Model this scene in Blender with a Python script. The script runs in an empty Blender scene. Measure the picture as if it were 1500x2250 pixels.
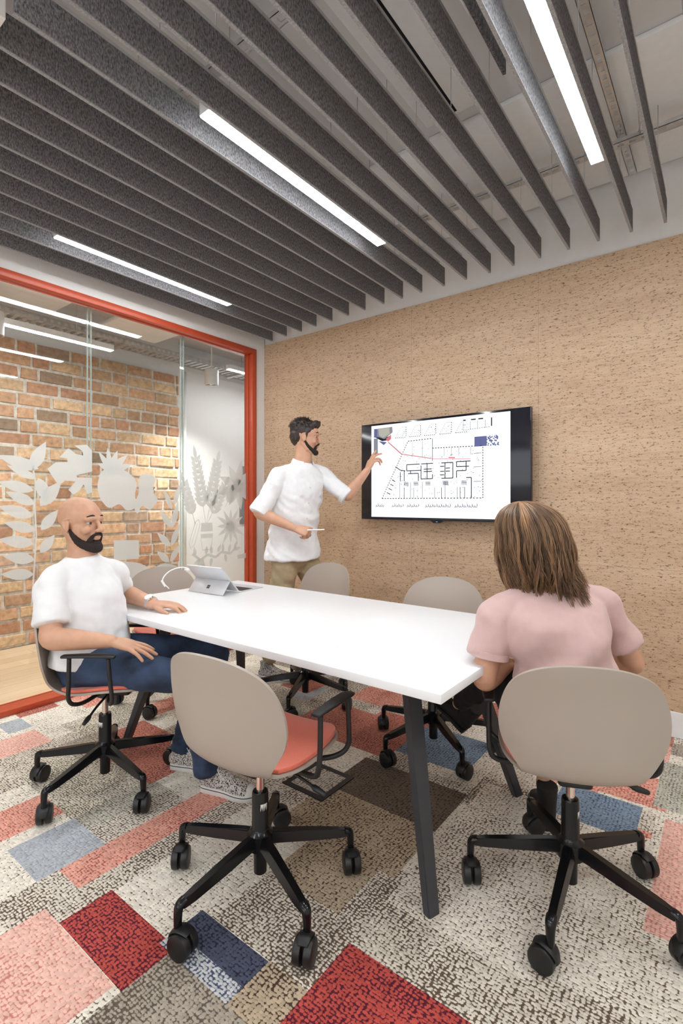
import bpy, bmesh, math, random
from mathutils import Vector, Matrix, Euler, noise
PI = math.pi
V = Vector
R_ = math.radians
random.seed(7)
S = bpy.context.scene
COL = S.collection

# ------------------------------------------------------------------ camera, exposure, light
cam_d = bpy.data.cameras.new('camera')
cam = bpy.data.objects.new('camera', cam_d); COL.objects.link(cam); S.camera = cam
cam.location = (0, 0, 1.26)
cam.rotation_euler = (PI / 2, 0, math.atan2(850, 1110))
cam_d.sensor_fit = 'HORIZONTAL'; cam_d.sensor_width = 24.0
cam_d.lens = 24.0 * 1110 / 1500
cam_d.shift_y = -(1125 - 1103) / 1500.0
cam_d.clip_start = 0.02; cam_d.clip_end = 60
S.view_settings.view_transform = 'Standard'; S.view_settings.look = 'None'
S.view_settings.exposure = 1.02; S.view_settings.gamma = 1.0; S.view_settings.use_curve_mapping = False
LAMP = 38.0          # emission of the ceiling strips
LAMP2 = 26.0         # emission of the corridor strips
REAR_FILL = 20.0           # energy of the added fill light behind the camera
world = bpy.data.worlds.new('world'); S.world = world; world.use_nodes = True
world.node_tree.nodes['Background'].inputs[0].default_value = (0.93, 0.96, 1.0, 1)
world.node_tree.nodes['Background'].inputs[1].default_value = 0.2
ld = bpy.data.lights.new('rear_fill_light', 'AREA'); ld.shape = 'RECTANGLE'; ld.size = 3.4; ld.size_y = 1.9  # fill light added behind the camera to brighten the room, no window seen there
ld.energy = REAR_FILL; ld.color = (0.95, 0.97, 1.0)
lo = bpy.data.objects.new('rear_fill_light', ld); COL.objects.link(lo)
lo.location = (-0.8, -2.68, 1.75); lo.rotation_euler = (R_(90), 0, 0)

# ------------------------------------------------------------------ materials
def mat(name, col, rough=0.5, metal=0.0, var=0.06, scale=30, bump=0.0, bscale=80, spec=0.5, coat=0.0, sheen=0.0, sss=0.0, stretch=(1, 1, 1)):
    m = bpy.data.materials.new(name); m.use_nodes = True
    nt = m.node_tree; N = nt.nodes; L = nt.links; b = N['Principled BSDF']
    tc = N.new('ShaderNodeTexCoord'); mp = N.new('ShaderNodeMapping'); mp.inputs['Scale'].default_value = stretch
    L.new(tc.outputs['Object'], mp.inputs[0])
    n = N.new('ShaderNodeTexNoise'); n.inputs['Scale'].default_value = scale; n.inputs['Detail'].default_value = 4
    L.new(mp.outputs[0], n.inputs['Vector'])
    r = N.new('ShaderNodeValToRGB'); e = r.color_ramp.elements
    e[0].position = 0.3; e[1].position = 0.7
    e[0].color = tuple(max(0, c * (1 - var)) for c in col) + (1,); e[1].color = tuple(min(1, c * (1 + var)) for c in col) + (1,)
    L.new(n.outputs['Fac'], r.inputs[0]); L.new(r.outputs[0], b.inputs['Base Color'])
    b.inputs['Roughness'].default_value = rough; b.inputs['Metallic'].default_value = metal
    b.inputs['Specular IOR Level'].default_value = spec
    b.inputs['Coat Weight'].default_value = coat; b.inputs['Sheen Weight'].default_value = sheen
    if sss:
        b.inputs['Subsurface Weight'].default_value = sss; b.inputs['Subsurface Radius'].default_value = (0.02, 0.008, 0.004); b.inputs['Subsurface Scale'].default_value = 0.5
    if bump:
        n2 = N.new('ShaderNodeTexNoise'); n2.inputs['Scale'].default_value = bscale; n2.inputs['Detail'].default_value = 5
        L.new(mp.outputs[0], n2.inputs['Vector'])
        bp = N.new('ShaderNodeBump'); bp.inputs['Strength'].default_value = bump; bp.inputs['Distance'].default_value = 0.01
        L.new(n2.outputs['Fac'], bp.inputs['Height']); L.new(bp.outputs[0], b.inputs['Normal'])
    return m

def emis(name, col, s, base=(0.9, 0.9, 0.9)):
    m = bpy.data.materials.new(name); m.use_nodes = True
    b = m.node_tree.nodes['Principled BSDF']
    b.inputs['Base Color'].default_value = base + (1,); b.inputs['Emission Color'].default_value = col + (1,); b.inputs['Emission Strength'].default_value = s
    return m

M = {}
M['wall'] = mat('white_paint', (0.78, 0.76, 0.74), 0.75, bump=0.05, bscale=200, var=0.015)
M['ceil'] = mat('grey_ceiling_paint', (0.62, 0.61, 0.60), 0.8, bump=0.06, bscale=60, var=0.03, scale=4)
M['white'] = mat('white_enamel', (0.82, 0.82, 0.81), 0.4, var=0.02)
M['red'] = mat('red_powder_coat', (0.50, 0.075, 0.03), 0.38, var=0.05)
M['felt'] = mat('grey_felt', (0.215, 0.212, 0.222), 0.95, var=0.6, scale=190, bump=0.5, bscale=400, spec=0.1, stretch=(1, 1, 0.45))
M['feltedge'] = mat('light_felt_edge', (0.33, 0.33, 0.34), 0.85, var=0.25, scale=150, spec=0.2)
M['steel'] = mat('galvanised_steel', (0.62, 0.62, 0.62), 0.4, 0.85, var=0.12, scale=20)
M['chrome'] = mat('bright_chrome', (0.72, 0.66, 0.60), 0.14, 1.0, var=0.03)
M['shell'] = mat('beige_plastic', (0.41, 0.352, 0.298), 0.42, var=0.015, scale=5, bump=0.02, bscale=500)
M['coral'] = mat('coral_upholstery', (0.76, 0.17, 0.105), 0.85, var=0.10, scale=400, bump=0.15, bscale=700, sheen=0.3)
M['black'] = mat('black_enamel', (0.005, 0.005, 0.006), 0.2, var=0.1, spec=0.4)
M['blackm'] = mat('black_matt_metal', (0.012, 0.012, 0.013), 0.45, var=0.1)
M['tyre'] = mat('black_caster_plastic', (0.009, 0.009, 0.010), 0.42, var=0.15)
M['legs'] = mat('charcoal_table_leg', (0.045, 0.045, 0.052), 0.42, var=0.08)
M['skin'] = mat('skin', (0.62, 0.345, 0.225), 0.5, var=0.06, scale=25, sss=0.12, bump=0.03, bscale=300)
M['tee'] = mat('white_cotton', (0.84, 0.84, 0.85), 0.9, var=0.02, bump=0.12, bscale=500, sheen=0.2)
M['pink'] = mat('pink_cotton', (0.63, 0.425, 0.40), 0.9, var=0.04, bump=0.12, bscale=500, sheen=0.2)
M['denim'] = mat('blue_denim', (0.034, 0.057, 0.112), 0.9, var=0.6, scale=9, bump=0.3, bscale=700)
M['khaki'] = mat('khaki_cotton', (0.42, 0.33, 0.20), 0.9, var=0.06, bump=0.15, bscale=400)
M['blackjean'] = mat('black_denim', (0.010, 0.010, 0.012), 0.9, var=0.3, scale=20)
M['boot'] = mat('black_suede', (0.010, 0.009, 0.009), 0.75, var=0.3, scale=60)
M['sole'] = mat('white_rubber', (0.72, 0.70, 0.67), 0.55, var=0.04)
M['bsole'] = mat('black_rubber', (0.02, 0.018, 0.018), 0.4, var=0.2)
M['hairL'] = mat('light_brown_hair', (0.36, 0.20, 0.10), 0.36, var=0.55, scale=16, stretch=(1, 1, 0.12), spec=0.6)
M['hairU'] = mat('brown_under_hair', (0.12, 0.066, 0.036), 0.55, var=0.3, scale=40)
M['hairD'] = mat('dark_hair', (0.035, 0.022, 0.018), 0.5, var=0.4, scale=60)
M['beard'] = mat('dark_beard', (0.030, 0.018, 0.015), 0.85, var=0.5, scale=300, bump=0.6, bscale=500)
M['eye'] = mat('eye_white', (0.60, 0.56, 0.53), 0.2, var=0.01)
M['iris'] = mat('dark_iris', (0.06, 0.03, 0.02), 0.2)
M['lip'] = mat('lip', (0.52, 0.22, 0.19), 0.45)
M['tvblack'] = mat('gloss_black_bezel', (0.006, 0.007, 0.014), 0.12, var=0.05)
M['screen'] = emis('screen_page', (0.95, 0.97, 1.0), 0.62, (0.02, 0.02, 0.02))
M['ink'] = mat('screen_ink', (0.02, 0.02, 0.03), 0.6, spec=0.1)
M['inkred'] = emis('screen_red', (0.9, 0.2, 0.25), 0.35, (0.02, 0.02, 0.02))
M['inkgrey'] = emis('screen_grey', (0.36, 0.38, 0.44), 0.30, (0.02, 0.02, 0.02))
M['inkblue'] = emis('screen_blue', (0.12, 0.14, 0.40), 0.35, (0.02, 0.02, 0.02))
M['inktan'] = emis('screen_tan', (0.62, 0.60, 0.52), 0.35, (0.02, 0.02, 0.02))
M['silver'] = mat('silver_magnesium', (0.62, 0.63, 0.65), 0.38, 0.35, var=0.02)
M['cable'] = mat('white_cable', (0.85, 0.85, 0.85), 0.4)
M['glassdark'] = mat('dark_glass', (0.01, 0.01, 0.012), 0.08)
M['duct'] = mat('foil_duct', (0.66, 0.66, 0.65), 0.45, 0.2, var=0.2, scale=12, bump=1.0, bscale=16)
M['poster'] = mat('grey_panel', (0.22, 0.24, 0.25), 0.3)
M['lamp'] = emis('lamp_diffuser', (0.93, 0.97, 1.0), LAMP)
M['lamp2'] = emis('corridor_diffuser', (0.97, 0.98, 1.0), LAMP2)

def ntree(name):
    m = bpy.data.materials.new(name); m.use_nodes = True; M[name] = m
    return m, m.node_tree.nodes, m.node_tree.links, m.node_tree.nodes['Principled BSDF']

def mth(N, L, op, a, b=None, c=None):
    n = N.new('ShaderNodeMath'); n.operation = op
    for i, x in enumerate((a, b, c)):
        if x is None: continue
        if isinstance(x, (int, float)): n.inputs[i].default_value = x
        else: L.new(x, n.inputs[i])
    return n.outputs[0]

def build_carpet():
    m, N, L, b = ntree('carpet')
    g = N.new('ShaderNodeNewGeometry')
    ca = N.new('ShaderNodeAttribute'); ca.attribute_name = 'yarn'
    cb = N.new('ShaderNodeAttribute'); cb.attribute_name = 'weft'
    dn = N.new('ShaderNodeAttribute'); dn.attribute_name = 'weave'
    mp = N.new('ShaderNodeMapping'); mp.inputs['Scale'].default_value = (78, 112, 0)
    L.new(g.outputs['Position'], mp.inputs[0])
    wn = N.new('ShaderNodeTexNoise'); wn.inputs['Scale'].default_value = 14; wn.inputs['Detail'].default_value = 2
    L.new(g.outputs['Position'], wn.inputs['Vector'])
    mx = N.new('ShaderNodeVectorMath'); mx.operation = 'MULTIPLY_ADD'; mx.inputs[1].default_value = (1.6, 1.6, 0)
    L.new(wn.outputs['Color'], mx.inputs[0]); L.new(mp.outputs[0], mx.inputs[2])
    vo = N.new('ShaderNodeTexVoronoi'); vo.inputs['Scale'].default_value = 1; vo.inputs['Randomness'].default_value = 0.42
    L.new(mx.outputs[0], vo.inputs['Vector'])
    vo.voronoi_dimensions = '2D'
    # density varied by soft noise so that the weave thins out in places
    n2 = N.new('ShaderNodeTexNoise'); n2.inputs['Scale'].default_value = 7; n2.inputs['Detail'].default_value = 3
    L.new(g.outputs['Position'], n2.inputs['Vector'])
    n3 = N.new('ShaderNodeTexNoise'); n3.inputs['Scale'].default_value = 105; n3.inputs['Detail'].default_value = 2
    L.new(g.outputs['Position'], n3.inputs['Vector'])
    d = mth(N, L, 'ADD', vo.outputs['Distance'], mth(N, L, 'MULTIPLY', mth(N, L, 'SUBTRACT', n2.outputs['Fac'], 0.5), 0.55))
    d = mth(N, L, 'ADD', d, mth(N, L, 'MULTIPLY', mth(N, L, 'SUBTRACT', n3.outputs['Fac'], 0.5), 1.25))
    d = mth(N, L, 'ADD', d, mth(N, L, 'MULTIPLY', mth(N, L, 'SUBTRACT', dn.outputs['Fac'], 0.42), 0.55))
    mr = N.new('ShaderNodeMapRange'); mr.interpolation_type = 'SMOOTHSTEP'
    mr.inputs['From Min'].default_value = 0.44; mr.inputs['From Max'].default_value = 0.70
    L.new(d, mr.inputs['Value'])
    mix = N.new('ShaderNodeMix'); mix.data_type = 'RGBA'
    L.new(mr.outputs[0], mix.inputs['Factor']); L.new(ca.outputs['Color'], mix.inputs[6]); L.new(cb.outputs['Color'], mix.inputs[7])
    # yarn to yarn variation
    vc = N.new('ShaderNodeMix'); vc.data_type = 'RGBA'; vc.blend_type = 'MULTIPLY'
    rr = N.new('ShaderNodeValToRGB'); rr.color_ramp.elements[0].color = (0.68, 0.66, 0.64, 1); rr.color_ramp.elements[1].color = (1.18, 1.18, 1.18, 1)
    L.new(vo.outputs['Color'], rr.inputs[0]); vc.inputs['Factor'].default_value = 0.6
    L.new(mix.outputs[2], vc.inputs[6]); L.new(rr.outputs[0], vc.inputs[7])
    L.new(vc.outputs[2], b.inputs['Base Color'])
    b.inputs['Roughness'].default_value = 1.0; b.inputs['Specular IOR Level'].default_value = 0.1; b.inputs['Sheen Weight'].default_value = 0.1
    bp = N.new('ShaderNodeBump'); bp.inputs['Strength'].default_value = 0.4; bp.inputs['Distance'].default_value = 0.003; bp.invert = True
    L.new(vo.outputs['Distance'], bp.inputs['Height']); L.new(bp.outputs[0], b.inputs['Normal'])
build_carpet()

def build_cork():
    m, N, L, b = ntree('cork')
    g = N.new('ShaderNodeNewGeometry')
    def nz(sc, scale, det=5, rough=0.6):
        mp = N.new('ShaderNodeMapping'); mp.inputs['Scale'].default_value = sc; L.new(g.outputs['Position'], mp.inputs[0])
        n = N.new('ShaderNodeTexNoise'); n.inputs['Scale'].default_value = scale; n.inputs['Detail'].default_value = det; n.inputs['Roughness'].default_value = rough
        L.new(mp.outputs[0], n.inputs['Vector']); return n.outputs['Fac']
    big = nz((0.25, 1, 1.6), 4, 3); mid = nz((0.10, 1, 1), 75, 4, 0.6); mid2 = nz((0.26, 1, 1), 100, 5, 0.7); fine = nz((0.35, 1, 1), 230, 2)
    r = N.new('ShaderNodeValToRGB'); e = r.color_ramp.elements
    e[0].position = 0.25; e[0].color = (0.38, 0.235, 0.14, 1); e[1].position = 0.72; e[1].color = (0.74, 0.55, 0.385, 1)
    x = e.new(0.5); x.color = (0.58, 0.405, 0.265, 1)
    f = mth(N, L, 'ADD', mth(N, L, 'MULTIPLY', big, 0.35), mth(N, L, 'ADD', mth(N, L, 'MULTIPLY', mid, 0.35), mth(N, L, 'MULTIPLY', fine, 0.3)))
    L.new(f, r.inputs[0])
    sp = N.new('ShaderNodeMapRange'); sp.interpolation_type = 'SMOOTHSTEP'
    sp.inputs['From Min'].default_value = 0.535; sp.inputs['From Max'].default_value = 0.60
    L.new(mth(N, L, 'ADD', mth(N, L, 'MULTIPLY', mid2, 0.55), mth(N, L, 'MULTIPLY', fine, 0.45)), sp.inputs['Value'])
    mix = N.new('ShaderNodeMix'); mix.data_type = 'RGBA'
    L.new(mth(N, L, 'MULTIPLY', sp.outputs[0], 0.85), mix.inputs['Factor']); L.new(r.outputs[0], mix.inputs[6]); mix.inputs[7].default_value = (0.10, 0.042, 0.018, 1)
    # seams between the cork sheets
    sx = N.new('ShaderNodeSeparateXYZ'); L.new(g.outputs['Position'], sx.inputs[0])
    def seam(o, per, off):
        fr = mth(N, L, 'FRACT', mth(N, L, 'MULTIPLY', mth(N, L, 'ADD', o, off), 1.0 / per))
        return mth(N, L, 'LESS_THAN', fr, 0.0025 / per)
    s = mth(N, L, 'MAXIMUM', seam(sx.outputs['X'], 0.90, 3.37 + 0.27), seam(sx.outputs['Z'], 0.60, 0.31))
    mix2 = N.new('ShaderNodeMix'); mix2.data_type = 'RGBA'
    L.new(mth(N, L, 'MULTIPLY', s, 0.45), mix2.inputs['Factor']); L.new(mix.outputs[2], mix2.inputs[6]); mix2.inputs[7].default_value = (0.22, 0.13, 0.08, 1)
    L.new(mix2.outputs[2], b.inputs['Base Color'])
    b.inputs['Roughness'].default_value = 0.5; b.inputs['Specular IOR Level'].default_value = 0.35
    bp = N.new('ShaderNodeBump'); bp.inputs['Strength'].default_value = 0.25; bp.inputs['Distance'].default_value = 0.004
    L.new(mid2, bp.inputs['Height']); L.new(bp.outputs[0], b.inputs['Normal'])
build_cork()

def build_brick():
    m, N, L, b = ntree('brick')
    ca = N.new('ShaderNodeAttribute'); ca.attribute_name = 'tint'
    g = N.new('ShaderNodeNewGeometry')
    n = N.new('ShaderNodeTexNoise'); n.inputs['Scale'].default_value = 22; n.inputs['Detail'].default_value = 6; n.inputs['Roughness'].default_value = 0.65
    L.new(g.outputs['Position'], n.inputs['Vector'])
    r = N.new('ShaderNodeValToRGB'); r.color_ramp.elements[0].position = 0.3; r.color_ramp.elements[1].position = 0.7
    r.color_ramp.elements[0].color = (0.6, 0.55, 0.5, 1); r.color_ramp.elements[1].color = (1.25, 1.25, 1.25, 1)
    L.new(n.outputs['Fac'], r.inputs[0])
    vc = N.new('ShaderNodeMix'); vc.data_type = 'RGBA'; vc.blend_type = 'MULTIPLY'; vc.inputs['Factor'].default_value = 0.85
    L.new(ca.outputs['Color'], vc.inputs[6]); L.new(r.outputs[0], vc.inputs[7]); L.new(vc.outputs[2], b.inputs['Base Color'])
    b.inputs['Roughness'].default_value = 0.9
    bp = N.new('ShaderNodeBump'); bp.inputs['Strength'].default_value = 0.5; bp.inputs['Distance'].default_value = 0.01
    L.new(n.outputs['Fac'], bp.inputs['Height']); L.new(bp.outputs[0], b.inputs['Normal'])
build_brick()

def build_wood():
    m, N, L, b = ntree('plank')
    g = N.new('ShaderNodeNewGeometry')
    mp = N.new('ShaderNodeMapping'); mp.inputs['Rotation'].default_value = (0, 0, PI / 2); L.new(g.outputs['Position'], mp.inputs[0])
    br = N.new('ShaderNodeTexBrick'); br.inputs['Scale'].default_value = 1; br.inputs['Brick Width'].default_value = 1.2; br.inputs['Row Height'].default_value = 0.14; br.inputs['Mortar Size'].default_value = 0.0015
    br.inputs['Color1'].default_value = (0.66, 0.50, 0.33, 1); br.inputs['Color2'].default_value = (0.56, 0.41, 0.26, 1); br.inputs['Mortar'].default_value = (0.25, 0.17, 0.1, 1)
    L.new(mp.outputs[0], br.inputs['Vector'])
    mp2 = N.new('ShaderNodeMapping'); mp2.inputs['Scale'].default_value = (12, 1, 1); L.new(g.outputs['Position'], mp2.inputs[0])
    n = N.new('ShaderNodeTexNoise'); n.inputs['Scale'].default_value = 4; n.inputs['Detail'].default_value = 6; L.new(mp2.outputs[0], n.inputs['Vector'])
    r = N.new('ShaderNodeValToRGB'); r.color_ramp.elements[0].color = (0.75, 0.72, 0.68, 1); r.color_ramp.elements[1].color = (1.1, 1.1, 1.1, 1); L.new(n.outputs['Fac'], r.inputs[0])
    vc = N.new('ShaderNodeMix'); vc.data_type = 'RGBA'; vc.blend_type = 'MULTIPLY'; vc.inputs['Factor'].default_value = 0.8
    L.new(br.outputs['Color'], vc.inputs[6]); L.new(r.outputs[0], vc.inputs[7]); L.new(vc.outputs[2], b.inputs['Base Color']); b.inputs['Roughness'].default_value = 0.45
build_wood()

def build_table_mat():
    m, N, L, b = ntree('tabletop')
    g = N.new('ShaderNodeNewGeometry')
    vo = N.new('ShaderNodeTexVoronoi'); vo.inputs['Scale'].default_value = 9; L.new(g.outputs['Position'], vo.inputs['Vector'])
    lt = mth(N, L, 'LESS_THAN', vo.outputs['Distance'], 0.028)
    mix = N.new('ShaderNodeMix'); mix.data_type = 'RGBA'; L.new(mth(N, L, 'MULTIPLY', lt, 0.5), mix.inputs['Factor'])
    mix.inputs[6].default_value = (0.86, 0.86, 0.87, 1); mix.inputs[7].default_value = (0.35, 0.36, 0.38, 1)
    L.new(mix.outputs[2], b.inputs['Base Color']); b.inputs['Roughness'].default_value = 0.32
build_table_mat()

def glassy(name, tint, refl, opac=0.0, dcol=(1, 1, 1)):
    m = bpy.data.materials.new(name); m.use_nodes = True; N = m.node_tree.nodes; L = m.node_tree.links
    N.clear(); out = N.new('ShaderNodeOutputMaterial')
    t = N.new('ShaderNodeBsdfTransparent'); t.inputs[0].default_value = tint + (1,)
    gl = N.new('ShaderNodeBsdfGlossy'); gl.inputs['Roughness'].default_value = 0.0
    lw = N.new('ShaderNodeLayerWeight')
    fr = mth(N, L, 'ADD', mth(N, L, 'MULTIPLY', mth(N, L, 'POWER', lw.outputs['Facing'], 5.0), 0.96), 0.04)
    mx = N.new('ShaderNodeMixShader'); L.new(mth(N, L, 'MULTIPLY', fr, refl), mx.inputs[0]); L.new(t.outputs[0], mx.inputs[1]); L.new(gl.outputs[0], mx.inputs[2])
    res = mx.outputs[0]
    if opac:
        d = N.new('ShaderNodeBsdfDiffuse'); d.inputs[0].default_value = dcol + (1,)
        tl = N.new('ShaderNodeBsdfTranslucent'); tl.inputs[0].default_value = dcol + (1,)
        m2 = N.new('ShaderNodeMixShader'); m2.inputs[0].default_value = 0.15; L.new(d.outputs[0], m2.inputs[1]); L.new(tl.outputs[0], m2.inputs[2])
        m3 = N.new('ShaderNodeMixShader')
        n = N.new('ShaderNodeTexNoise'); n.inputs['Scale'].default_value = 30
        L.new(mth(N, L, 'ADD', mth(N, L, 'MULTIPLY', n.outputs['Fac'], 0.06), opac - 0.03), m3.inputs[0])
        L.new(res, m3.inputs[1]); L.new(m2.outputs[0], m3.inputs[2]); res = m3.outputs[0]
    L.new(res, out.inputs[0]); M[name] = m
glassy('pane', (0.97, 0.985, 0.98), 1.15)
glassy('frost', (0.95, 0.97, 0.96), 0.3, 0.84, (0.74, 0.76, 0.74))
glassy('paneedge', (0.75, 0.85, 0.82), 1.5, 0.35, (0.75, 0.8, 0.79))

# ------------------------------------------------------------------ object helpers
def tag(o, label=None, cat=None, group=None, kind=None):
    if label: o['label'] = label
    if cat: o['category'] = cat
    if group: o['group'] = group
    if kind: o['kind'] = kind
    return o

def link_mesh(name, me, m=None, parent=None, smooth=True, loc=None):
    o = bpy.data.objects.new(name, me); COL.objects.link(o)
    if m is not None:
        for k in (m if isinstance(m, (list, tuple)) else [m]): me.materials.append(M[k])
    if smooth: me.polygons.foreach_set('use_smooth', [True] * len(me.polygons))
    if parent: o.parent = parent
    if loc: o.location = loc
    return o

def empty(name, loc=(0, 0, 0), rz=0.0, label=None, cat=None, group=None):
    o = bpy.data.objects.new(name, None); COL.objects.link(o); o.location = loc; o.rotation_euler = (0, 0, rz); o.empty_display_size = 0.1
    return tag(o, label, cat, group)

def copy_tree(o, parent=None):
    c = o.copy(); COL.objects.link(c); c.parent = parent
    for ch in o.children: copy_tree(ch, c)
    return c

def catmull(P, n):
    out = []
    for i in range(len(P) - 1):
        p0 = P[max(i - 1, 0)]; p1 = P[i]; p2 = P[i + 1]; p3 = P[min(i + 2, len(P) - 1)]
        for k in range(n):
            t = k / n
            out.append([0.5 * (2 * b + (c - a) * t + (2 * a - 5 * b + 4 * c - d) * t * t + (3 * b - a - 3 * c + d) * t ** 3) for a, b, c, d in zip(p0, p1, p2, p3)])
    out.append(list(P[-1])); return out

class MB:
    def __init__(s): s.bm = bmesh.new(); s.mi = 0
    def box(s, lo, hi, mtx=None, bevel=0.0, seg=2):
        vs = [s.bm.verts.new((x, y, z)) for x in (lo[0], hi[0]) for y in (lo[1], hi[1]) for z in (lo[2], hi[2])]
        q = [(0, 1, 3, 2), (4, 6, 7, 5), (0, 4, 5, 1), (2, 3, 7, 6), (0, 2, 6, 4), (1, 5, 7, 3)]
        fs = [s.bm.faces.new([vs[i] for i in f]) for f in q]
        for f in fs: f.material_index = s.mi
        if bevel:
            ed = list({e for f in fs for e in f.edges})
            r = bmesh.ops.bevel(s.bm, geom=ed, offset=bevel, segments=seg, affect='EDGES', profile=0.5)
            vs = list({v for f in r['faces'] for v in f.verts} | {v for v in vs if v.is_valid})
            for f in r['faces']: f.material_index = s.mi
        if mtx is not None:
            for v in vs: v.co = mtx @ v.co
        return s
    def rings(s, rings, cap=True, close=True):
        vv = [[s.bm.verts.new(p) for p in r] for r in rings]
        n = len(vv[0])
        for a, b in zip(vv, vv[1:]):
            for i in range(n if close else n - 1):
                f = s.bm.faces.new((a[i], a[(i + 1) % n], b[(i + 1) % n], b[i])); f.material_index = s.mi
        if cap:
            f = s.bm.faces.new(list(reversed(vv[0]))); f.material_index = s.mi
            f = s.bm.faces.new(vv[-1]); f.material_index = s.mi
        return s
    def tube(s, pts, rad, side=None, seg=12, sub=1, ends='flat', power=2.0):
        """pts: list of points; rad: scalar, or list of scalars / (a, b) pairs; side: direction of a"""
        n = len(pts)
        if not isinstance(rad, (list, tuple)): rad = [rad] * n
        rr = [(r, r) if not isinstance(r, (list, tuple)) else r for r in rad]
        D = [list(p) + list(r) for p, r in zip(pts, rr)]
        if sub > 1: D = catmull(D, sub)
        P = [V(d[:3]) for d in D]; A = [abs(d[3]) for d in D]; B = [abs(d[4]) for d in D]
        T = []
        for i in range(len(P)):
            t = P[min(i + 1, len(P) - 1)] - P[max(i - 1, 0)]
            T.append(t.normalized())
        sd = V(side) if side is not None else (V((0, 0, 1)) if abs(T[0].z) < 0.8 else V((1, 0, 0)))
        rings = []
        def ring(p, t, a, b, sdv):
            x = (sdv - t * sdv.dot(t)).normalized(); y = t.cross(x)
            out = []
            for k in range(seg):
                an = 2 * PI * k / seg; c, q = math.cos(an), math.sin(an)
                if power != 2.0:
                    c = math.copysign(abs(c) ** (2 / power), c); q = math.copysign(abs(q) ** (2 / power), q)
                out.append(p + x * c * a + y * q * b)
            return out, x
        cur = sd
        frames = []
        for i in range(len(P)):
            t = T[i]; base = sd if side is not None else cur
            r, x = ring(P[i], t, A[i], B[i], base); cur = x; frames.append((t, base))
            rings.append(r)
        if ends == 'round':
            pre = []
            for k in range(1, 5):
                an = PI / 2 * k / 5; m = min(A[0], B[0])
                pre.append(ring(P[0] - T[0] * m * math.sin(an), T[0], A[0] * math.cos(an), B[0] * math.cos(an), frames[0][1])[0])
            post = []
            for k in range(1, 5):
                an = PI / 2 * k / 5; m = min(A[-1], B[-1])
                post.append(ring(P[-1] + T[-1] * m * math.sin(an), T[-1], A[-1] * math.cos(an), B[-1] * math.cos(an), frames[-1][1])[0])
            rings = list(reversed(pre)) + rings + post
        return s.rings(rings)
    def cyl(s, c, axis, r, h, seg=24, r2=None):
        a = V(axis).normalized(); c = V(c)
        return s.tube([c - a * h / 2, c + a * h / 2], [r, r if r2 is None else r2], seg=seg)
    def lathe(s, prof, c=(0, 0, 0), seg=24, axis='z'):
        rings = []
        for r, h in prof:
            ring = []
            for k in range(seg):
                an = 2 * PI * k / seg; x, y = r * math.cos(an), r * math.sin(an)
                p = (x, y, h) if axis == 'z' else ((x, h, -y) if axis == 'y' else (h, x, y))
                ring.append(V(p) + V(c))
            rings.append(ring)
        return s.rings(rings)
    def ell(s, c, r, mtx=None, seg=20):
        c = V(c); n = seg // 2 + 1; rings = []
        for i in range(1, n):
            th = PI * i / n
            rings.append([c + (mtx @ V(p) if mtx else V(p)) for p in [(r[0] * math.sin(th) * math.cos(2 * PI * k / seg), r[1] * math.sin(th) * math.sin(2 * PI * k / seg), r[2] * -math.cos(th)) for k in range(seg)]])
        return s.rings(rings)
    def poly(s, pts, th, n):
        """flat outline pts extruded by th along n"""
        n = V(n).normalized() * th
        return s.rings([[V(p) for p in pts], [V(p) + n for p in pts]])
    def build(s, name, m, parent=None, smooth=True, loc=None, auto=None, recalc=True):
        if recalc: bmesh.ops.recalc_face_normals(s.bm, faces=s.bm.faces)
        me = bpy.data.meshes.new(name); s.bm.to_mesh(me); s.bm.free()
        o = link_mesh(name, me, m, parent, smooth, loc)
        if smooth and auto is not None: me.set_sharp_from_angle(angle=R_(auto))
        return o

def struct(o): o['kind'] = 'structure'; return o

def sculpt(mb, name, m, parent, voxel=0.005, it=6, disp=None):
    """fuse all pieces into one continuous surface"""
    bmesh.ops.recalc_face_normals(mb.bm, faces=mb.bm.faces)
    me = bpy.data.meshes.new('tmp'); mb.bm.to_mesh(me); mb.bm.free()
    o = bpy.data.objects.new('tmp', me); COL.objects.link(o)
    r = o.modifiers.new('r', 'REMESH'); r.mode = 'VOXEL'; r.voxel_size = voxel
    sm = o.modifiers.new('s', 'SMOOTH'); sm.factor = 0.5; sm.iterations = it
    dg = bpy.context.evaluated_depsgraph_get(); dg.update()
    me2 = bpy.data.meshes.new_from_object(o.evaluated_get(dg))
    bpy.data.objects.remove(o); bpy.data.meshes.remove(me)
    if disp:
        nr = [v.normal.copy() for v in me2.vertices]
        for v, q in zip(me2.vertices, nr): v.co = v.co + q * disp(v.co)
    me2.name = name
    return link_mesh(name, me2, m, parent, True)

# ------------------------------------------------------------------ the room
WX, EX, NY, SY, HZ = -3.37, 1.7, 3.24, -2.75, 3.10

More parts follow.
